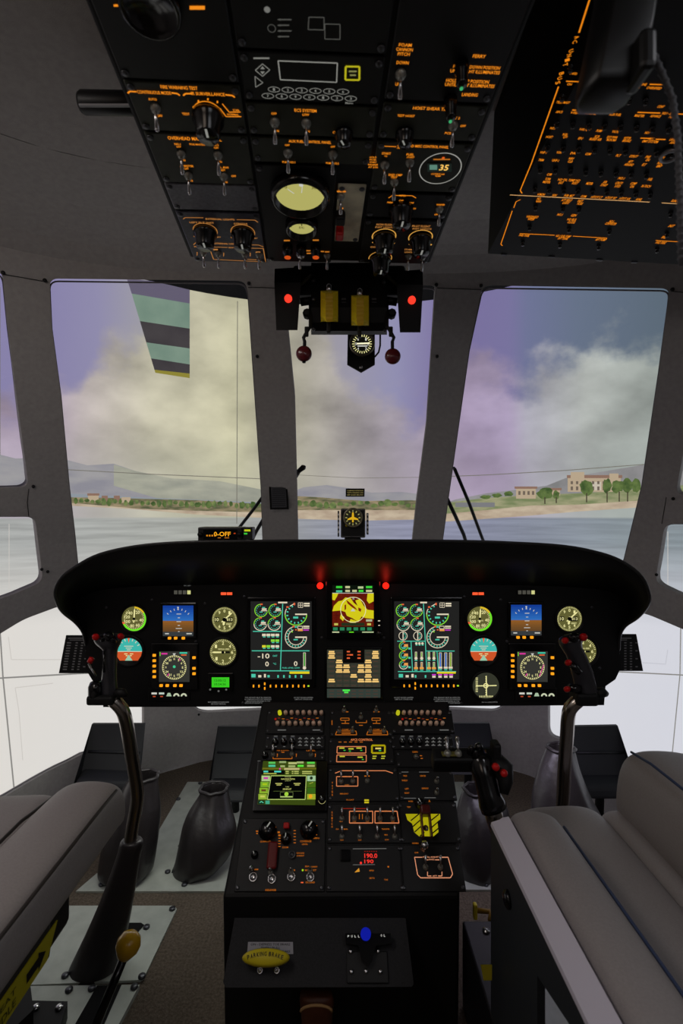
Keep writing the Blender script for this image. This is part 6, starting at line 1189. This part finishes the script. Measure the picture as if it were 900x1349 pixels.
mb = MB(); mb.box(tuple(HP.world(653, 994, .0)), (.016, .03, .05), BLK, bev=.005); mb.build('guard', hd)
mb = MB(); mb.tube([P(652, 1002, 1.0), P(664, 1014, .985), P(666, 1030, .975), P(664, 1046, .965)], [.018, .02, .014, .008], BLK, seg=14); sp = mb.build('side_pod', co)
for x, y in ((652.5, 1010), (663, 1018)):
    mb = MB(); mb.lathe([(.007, 0), (.007, .006), (.005, .01), (0, .011)], RED, Matrix.Translation(P(x, y, .965)) @ Matrix.Rotation(PI/2-.3, 4, 'X'), 16); mb.build('red_button', sp)
# ------------------------------------------------------------- pedals with their boots
PEDM = mat('pedal_black', '1d1e21', .55, spec=.35)
def pedal(tl_, tr_, br2, bl2, d0, d1, lab, lip, dots):
    t = thing('rudder_pedal', lab, 'pedal', P((bl2[0]+br2[0])/2, bl2[1], d1), 'rudder pedals under the instrument panel')
    A, B = P(*tl_, d0), P(*tr_, d0); D, C_ = P(*bl2, d1), P(*br2, d1); th = Vector((0, .012, 0))
    mb = MB(); mb.add([A, B, C_, D, A+th, B+th, C_+th, D+th], [[0, 1, 2, 3], [7, 6, 5, 4], [0, 4, 5, 1], [1, 5, 6, 2], [2, 6, 7, 3], [3, 7, 4, 0]], PEDM); mb.build('plate', t)
    f = (lip-tl_[1])/(bl2[1]-tl_[1]); L1_, R1_ = A+(D-A)*f, B+(C_-B)*f; mb = MB(); mb.tube([L1_+Vector((.01, -.004, 0)), R1_+Vector((-.004, -.004, 0))], .004, PEDM); mb.build('rib', t)
    mb = MB()
    for k in dots:
        q = L1_+(R1_-L1_)*k+Vector((0, -.004, -.022)); mb = MB(); mb.lathe([(.006, 0), (.005, .003), (0, .004)], SCREW if dots[0] < .2 else BLK, Matrix.Translation(q) @ Matrix.Rotation(PI/2, 4, 'X'), 10); mb.build('bolt', t)
    mb = MB(); D2, C2 = D+(A-D)*.22, C_+(B-C_)*.22; fr = Vector((0, -.05, -.012)); mb.add([D2, C2, C2+fr, D2+fr, D, C_, C_+fr*.9, D+fr*.9], [[0, 1, 2, 3], [3, 2, 6, 7], [4, 7, 6, 5], [0, 3, 7, 4], [1, 5, 6, 2]], PEDM); o = mb.build('heel_rest', t); bv = o.modifiers.new('b', 'BEVEL'); bv.width = .012; bv.segments = 3
    mb = MB(); s0 = -1 if tl_[0] < 450 else 1
    fl_ = [A, D] if (tl_[0]-bl2[0]) > 3 else [B, C_]
    mb.add([fl_[0], fl_[1], fl_[1]+Vector((0, -.05, 0)), fl_[0]+th, fl_[1]+th, fl_[1]+Vector((0, -.05, 0))+th*.2], [[0, 1, 2], [5, 4, 3], [0, 3, 4, 1], [0, 2, 5, 3], [1, 4, 5, 2]], PEDM); mb.build('side_flange', t)
    arm = MB(); m_ = (D+C_)/2; arm.tube([m_+Vector((0, .02, .03)), Vector((m_.x, m_.y+.03, .03))], .014, BLK); arm.build('arm', t)
pedal((121, 954), (190, 954), (182, 1034), (105, 1030), 1.76, 1.68, 'left outer rudder pedal, a black folded plate against the left chin window', 990, (.4, .65))
pedal((287, 957), (352, 957), (340, 1046), (276, 1046), 1.98, 1.82, 'black pedal plate with three bolts immediately left of the pedestal', 992, (.12, .42, .74))
pedal((586, 953), (645, 953), (652, 1010), (586, 1010), 1.98, 1.86, 'black pedal plate partly hidden behind the pedestal right side and collective', 985, (.4, .7))
pedal((756, 957), (814, 956), (834, 1040), (756, 1040), 1.76, 1.68, 'right outer rudder pedal, a black folded plate against the right chin window', 992, (.15, .4, .7))
def boot(rings, lab, foot=None):
    c = P((rings[0][0]+rings[0][1])/2, rings[0][2], rings[0][3]); t = thing('pedal_boot', lab, 'gaiter', c, 'leather pedal boots on the floor')
    R = []
    for i, (a, b, y, d) in enumerate(rings):
        p0, p1 = P(a, y, d), P(b, y, d); c = (p0+p1)/2; rx = (p1-p0).x/2; R.append([c+Vector((rx*math.cos(2*PI*k/20)*(1+.07*math.sin(k*1.9+i*.8)), min(rx*.9, .09)*math.sin(2*PI*k/20)*(1+.09*math.sin(k*2.2+i*1.1)), 0)) for k in range(20)])
    mb = MB(); mb.loft(R, LEATHER, caps=False); o = mb.build('sleeve', t); sd = o.modifiers.new('t', 'SOLIDIFY'); sd.thickness = .006; subsurf(o, 2)
    mb = MB(); top = [R[-1][k]+Vector((0, 0, 0)) for k in range(20)]; mb.tube(top+[top[0]], .005, LEATHER, seg=8); mb.build('rolled_hem', t)
boot([(228, 282, 1148, 1.575), (232, 300, 1135, 1.58), (238, 311, 1105, 1.6), (241, 312, 1085, 1.61), (250, 305, 1065, 1.625), (262, 303, 1050, 1.635), (264, 300, 1038, 1.64)], 'black leather pedal boot standing on the aluminium plate left of the pedestal')
boot([(130, 200, 1150, 1.55), (138, 208, 1100, 1.56), (150, 212, 1065, 1.57), (160, 209, 1040, 1.58), (172, 208, 1022, 1.58)], 'black leather pedal boot behind the left cyclic stick shaft')
boot([(600, 660, 1150, 1.57), (598, 668, 1120, 1.58), (600, 672, 1085, 1.6), (604, 668, 1060, 1.62), (612, 655, 1040, 1.64)], 'black leather pedal boot between the pedestal and the collective lever')
boot([(700, 800, 1085, 1.5), (700, 780, 1055, 1.51), (706, 768, 1028, 1.52), (714, 760, 1005, 1.53), (722, 756, 985, 1.54)], 'brown-black leather pedal boot behind the right cyclic stick')
# ------------------------------------------------------------- floor plates
def plate(pts, lab, m=ALU, z=.006, hole=None, name='floor_plate', bolts=()):
    q = [fz(*a, z) for a in pts]; c = sum(q, Vector())/len(q); t = thing(name, lab, 'floor plate', (c.x, c.y, 0), 'metal floor plates')
    mb = MB(); mb.prism([(a.x, a.y) for a in q][::-1], .0005, z, m); o = mb.build('sheet', t)
    if hole:
        h = [fz(*a, z) for a in hole]; mb = MB(); mb.prism([(a.x, a.y) for a in h][::-1], z, z+.0012, mat('dark_opening', '050505', .9)); mb.build('opening', t)
    mb = MB(); mb.lathe([(.0085, 0), (.0085, .004), (.005, .006), (0, .006)], SCREW, None, 12); me = mb.mesh('bolt')
    for x, y in bolts: b_ = fz(x, y, z); put('bolt', me, t, Matrix.Translation((b_.x, b_.y, z)))
    return t
plate([(247, 1030), (330, 1030), (330, 1174), (100, 1174), (128, 1150), (176, 1150)], 'aluminium floor plate with a dark slot under the left inner pedal boot', hole=[(240, 1110), (285, 1110), (277, 1150), (226, 1150)], bolts=[(264, 1032), (134, 1166), (243, 1166), (221, 1149), (238, 1115), (235, 1053), (199, 1114)])
plate([(575, 1030), (640, 1030), (690, 1172), (575, 1172)], 'aluminium floor plate lit violet between the pedestal and the right seat', bolts=[(632, 1150), (640, 1166)])
plate([(78, 1193), (229, 1193), (233, 1197), (190, 1287), (184, 1291), (28, 1298)], 'square aluminium floor plate around the left cyclic stick gaiter', hole=[(168, 1216), (186, 1216), (190, 1219), (172, 1240), (150, 1240)], bolts=[(227, 1198), (187, 1287), (86, 1286), (193, 1222)])
mb = None
rp_ = [(.42, 1.36), (.76, 1.36), (.76, .98), (.42, .98)]
plate([(CX+x/y*F, CY+(1.1-.006)/y*F) for x, y in rp_], 'aluminium floor plate under the right seat, glimpsed through the side panel slot')
rl = plate([(34, 1299), (184, 1297), (150, 1362), (-10, 1362)], 'aluminium seat rail plate in the bottom left corner under the yellow knob lever', z=.012, bolts=[(177, 1301), (121, 1303), (91, 1305)])
mb = MB(); h = [fz(x, y, .012) for x, y in ((128, 1299), (160, 1298), (132, 1362), (92, 1362))]; mb.prism([(a.x, a.y) for a in h][::-1], .012, .0135, mat('dark_opening', '050505', .9)); mb.build('rail_slot', rl)
lk = thing('seat_latch_box', 'black seat latch box with two screws at the bottom left corner', 'latch', fz(50, 1345))
mb = MB(); q = [fz(x, y, .05) for x, y in ((42, 1318), (89, 1319), (76, 1362), (0, 1362))]; mb.prism([(a.x, a.y) for a in q][::-1], .0135, .05, BLK); mb.build('box', lk); mb = MB(); q = [fz(x, y, .09) for x, y in ((40, 1297), (44, 1330), (10, 1362), (-8, 1362))]; mb.prism([(a.x, a.y) for a in q][::-1], .0135, .09, BLK); mb.build('side_cheek', lk)
for x, y in ((47, 1328), (78, 1328)):
    mb = MB(); a = fz(x, y, .05); mb.lathe([(.008, 0), (.008, .004), (.004, .006), (0, .006)], STEEL, Matrix.Translation((a.x, a.y, .05)), 12); mb.build('screw', lk)
yk = thing('knob_lever', 'slim black lever topped with a yellow egg knob beside the left seat', 'lever', fz(128, 1349, .03))
a = P(166, 1255, 1.04); b = P(122, 1362, 1.0); mb = MB(); mb.tube([b, a], .0085, GLOSS); mb.build('rod', yk)
dr = (a-b).normalized(); mb = MB(); mb.lathe([(0, -.026), (.013, -.02), (.023, -.004), (.024, .008), (.018, .021), (.008, .027), (0, .028)], mat('knob_yellow', 'c99a1c', .22, coat=.6, noise=(20, .15)), Matrix.Translation(P(168, 1247, 1.04)) @ dr.to_track_quat('Z', 'Y').to_matrix().to_4x4(), 24); mb.build('knob', yk)
# ------------------------------------------------------------- seats
def seat(name, lab, secs, Y, m, parent): # sweep of an XZ section along Y stations (y, drop)
    pass
def sweep(par, name, sec, st, m, n=2):
    rings = []
    zb = min(z for _, z in sec)
    for y, dz, k in st:
        cx = sum(x for x, _ in sec)/len(sec); rings.append([Vector((cx+(x-cx)*k, y, zb+(z-zb)*(1-dz))) for x, z in sec])
    mb = MB(); mb.loft(rings, m); o = mb.build(name, par); subsurf(o, n); return o
ST = [(1.03, .45, .93), (1.03, .25, .96), (1.02, .08, .985), (.99, .02, 1), (.93, 0, 1), (.7, .03, 1), (.45, .06, 1), (.18, .08, 1), (.12, .3, .97)]
ls = thing('pilot_seat', 'left grey leather pilot seat cushion with piped seams and a yellow side strip', 'seat', (-.68, .6, .02), 'pilot seats')
o = sweep(ls, 'side_bolster', [(-.563, .46), (-.43, .46), (-.427, .53), (-.432, .565), (-.45, .578), (-.49, .583), (-.53, .578), (-.556, .56), (-.563, .52)], ST, SEAT)
o = sweep(ls, 'seat_cushion', [(-.93, .44), (-.555, .44), (-.553, .52), (-.56, .55), (-.6, .552), (-.7, .545), (-.85, .548), (-.93, .55), (-.95, .5)], [(y+.005, d, k) for y, d, k in ST], SEAT)
o = sweep(ls, 'side_bolster', [(-1.07, .46), (-.945, .46), (-.935, .52), (-.94, .56), (-.97, .58), (-1.02, .58), (-1.06, .56), (-1.075, .52)], ST, SEAT)
mb = MB(); PIPE = mat('piping', '35312f', .5); mb.tube([(-.432, .99, .566), (-.4315, .9, .567), (-.431, .6, .562), (-.431, .2, .556)], .0028, PIPE, seg=8); mb.tube([(-.5585, 1.0, .548), (-.5585, .9, .561), (-.5585, .6, .557), (-.5585, .2, .55)], .003, PIPE, seg=8); mb.build('piping', ls)
mb = MB(); mb.prism([(-1.05, .15), (-.47, .15), (-.47, .83), (-.5, .9), (-1.05, .9)], .385, .465, SEATD); mb.prism([(-1.0, .2), (-.75, .2), (-.75, .8), (-1.0, .8)], .02, .385, BLK); mb.build('seat_frame', ls)
YP = Plane((-.454, .7, .4), (0, 1, 0), (0, 0, 1)); YP.z = Vector((1, 0, 0)); mb = MB()
f0_ = [(-.4675, .85, .428), (-.4675, .17, .428), (-.4675, .17, .388), (-.4675, .82, .388)]; mb.add([Vector(v) for v in f0_]+[Vector(v)-Vector((.002, 0, 0)) for v in f0_], [[0, 1, 2, 3], [7, 6, 5, 4], [0, 4, 5, 1], [1, 5, 6, 2], [2, 6, 7, 3], [3, 7, 4, 0]], mat('strip_yellow', 'b8ae1e', .5))
MY = Matrix(((0, 0, 1, -.4672), (1, 0, 0, .0), (0, 1, 0, .408), (0, 0, 0, 1)))
mb.poly([(.815, -.001), (.795, .013), (.795, .006), (.765, .006), (.765, -.008), (.795, -.008), (.795, -.015)], .0004, BLK, MY)
mb.text('PULL TO ADJUST SEAT', (.64, .007), .2, .011, .0004, mat('strip_ink', '4a4a10', .6), MY); mb.text('HEIGHT LOCK HANDLE', (.64, -.008), .2, .011, .0004, mat('strip_ink', '4a4a10', .6), MY); mb.build('yellow_strip', ls)
mb = MB(); mb.box((-.49, .86, .42), (.03, .1, .08), BLK, bev=.012); mb.build('front_bracket', ls)
# right seat, nearer the camera
rs = thing('pilot_seat', 'right grey leather pilot seat with a metal-edged side panel in the near foreground', 'seat', (.52, .6, .02), 'pilot seats')
SR = [(.93, .3, .95), (.93, .15, .98), (.92, .04, 1), (.89, 0, 1), (.7, 0, 1), (.45, 0, 1), (.2, 0, 1), (.1, .1, 1)]
sweep(rs, 'side_bolster', [(.297, .48), (.38, .48), (.392, .53), (.385, .555), (.37, .568), (.34, .574), (.315, .572), (.3, .56), (.294, .53)], SR, SEAT)
sweep(rs, 'seat_cushion', [(.38, .38), (.56, .38), (.57, .44), (.545, .468), (.5, .475), (.46, .472), (.42, .47), (.39, .462), (.375, .42)], [(y+.1, d, k) for y, d, k in ST][:-3]+[(.4, .02, 1), (.2, .03, 1), (.06, .04, 1)], SEAT)
sweep(rs, 'seat_cushion', [(.56, .38), (.72, .38), (.73, .43), (.71, .455), (.66, .46), (.6, .462), (.57, .462), (.555, .43)], [(y+.1, d, k) for y, d, k in ST][:-3]+[(.4, .02, 1), (.2, .03, 1), (.06, .04, 1)], SEAT)
sweep(rs, 'side_bolster', [(.59, .4), (.78, .4), (.79, .52), (.76, .585), (.72, .598), (.66, .602), (.625, .598), (.603, .58), (.592, .52)], [(1.12, .3, .95), (1.12, .12, .98), (1.1, .03, 1), (1.06, 0, 1), (.8, -.02, 1), (.5, -.02, 1), (.2, -.02, 1), (.12, .1, 1)], SEAT)
BLU = mat('blue_stitch', '3d4a6a', .6); mb = MB(); mb.tube([(.612, 1.09, .593), (.612, 1.02, .602), (.611, .8, .606), (.611, .3, .606)], .0026, BLU, seg=6); mb.tube([(.388, .9, .551), (.3885, .7, .551), (.3885, .3, .551), (.3885, .15, .551)], .0024, BLU, seg=6); mb.build('blue_stitching', rs)
EDGE = mat('frame_lavender', 'dedaea', .5, .1); DARKF_ = mat('frame_charcoal', '2a2e33', .55, noise=(200, .1))
mb = MB()
def yz(pts, x0, x1, m): mb.add([Vector((x0, y, z)) for y, z in pts]+[Vector((x1, y, z)) for y, z in pts], [list(range(len(pts)))[::-1], [len(pts)+i for i in range(len(pts))]]+[[i, (i+1) % len(pts), len(pts)+(i+1) % len(pts), len(pts)+i] for i in range(len(pts))], m)
yz([(.93, .536), (.94, .52), (.94, .03), (.717, .03), (.717, .456), (.52, .519), (.12, .519), (.12, .536)], .272, .283, DARKF_); mb.build('side_panel', rs)
mb = MB(); mb.add([Vector(v) for v in [(.2715, .935, .538), (.2715, .12, .538), (.293, .12, .566), (.293, .905, .566), (.271, .938, .53), (.293, .938, .545), (.293, .12, .53), (.2715, .12, .53)]], [[0, 3, 2, 1], [4, 5, 3, 0], [5, 6, 2, 3], [4, 0, 1, 7], [1, 2, 6, 7]], EDGE); mb.build('edge_rail', rs)
mb = MB(); mb.lathe([(.014, 0), (.014, .004), (.008, .008), (0, .009)], GLOSS, Matrix.Translation((.272, .84, .47)) @ Matrix.Rotation(-PI/2, 4, 'Y'), 16); mb.build('pivot_bolt', rs)
mb = MB(); mb.prism([(.33, .1), (.76, .1), (.76, .98), (.33, .98)], .36, .4, SEATD); mb.prism([(.62, .2), (.76, .2), (.76, .8), (.62, .8)], .02, .36, BLK); mb.build('seat_frame', rs)
# black box and yellow T handle on the floor at the right
fb = thing('floor_box', 'low black box with a yellow tag on the floor right of the pedestal', 'box', fz(630, 1300, 0))
mb = MB(); q = [P(x, y, 1.15) for x, y in ((609, 1214), (660, 1214))]; x0, x1 = q[0].x, q[1].x; mb.box(((x0+x1)/2, 1.02, .095), (x1-x0, .26, .19), mat('box_black', '17161a', .5), bev=.004); mb.build('case', fb)
p = MB(); TB = Plane((x0, .889, .1), (1, 0, 0), (0, 0, 1)); pp = Pen(TB, .001, p); pp.poly([(633, 1270), (648, 1270), (648, 1291), (637, 1291)], mat('tag_yellow', 'b5a81c', .6)); p.build('yellow_tag', fb)
mb = MB(); mb.lathe([(.008, 0), (.008, .004), (0, .006)], STEEL, Matrix.Translation((x0+.045, 1.12, .19)), 12); mb.build('screw', fb)
th_ = thing('t_handle', 'small yellow T handle above the black floor box', 'handle', P(632, 1200, 1.2))
mb = MB(); mb.box(tuple(P(626, 1200, 1.18)), (.009, .014, .034), YEL, bev=.003); mb.build('grip', th_); mb = MB(); mb.tube([P(626, 1199, 1.18), P(645, 1201, 1.18), P(646, 1212, 1.16)], .0055, mat('ochre', '8a6a18', .5)); mb.build('stem', th_)
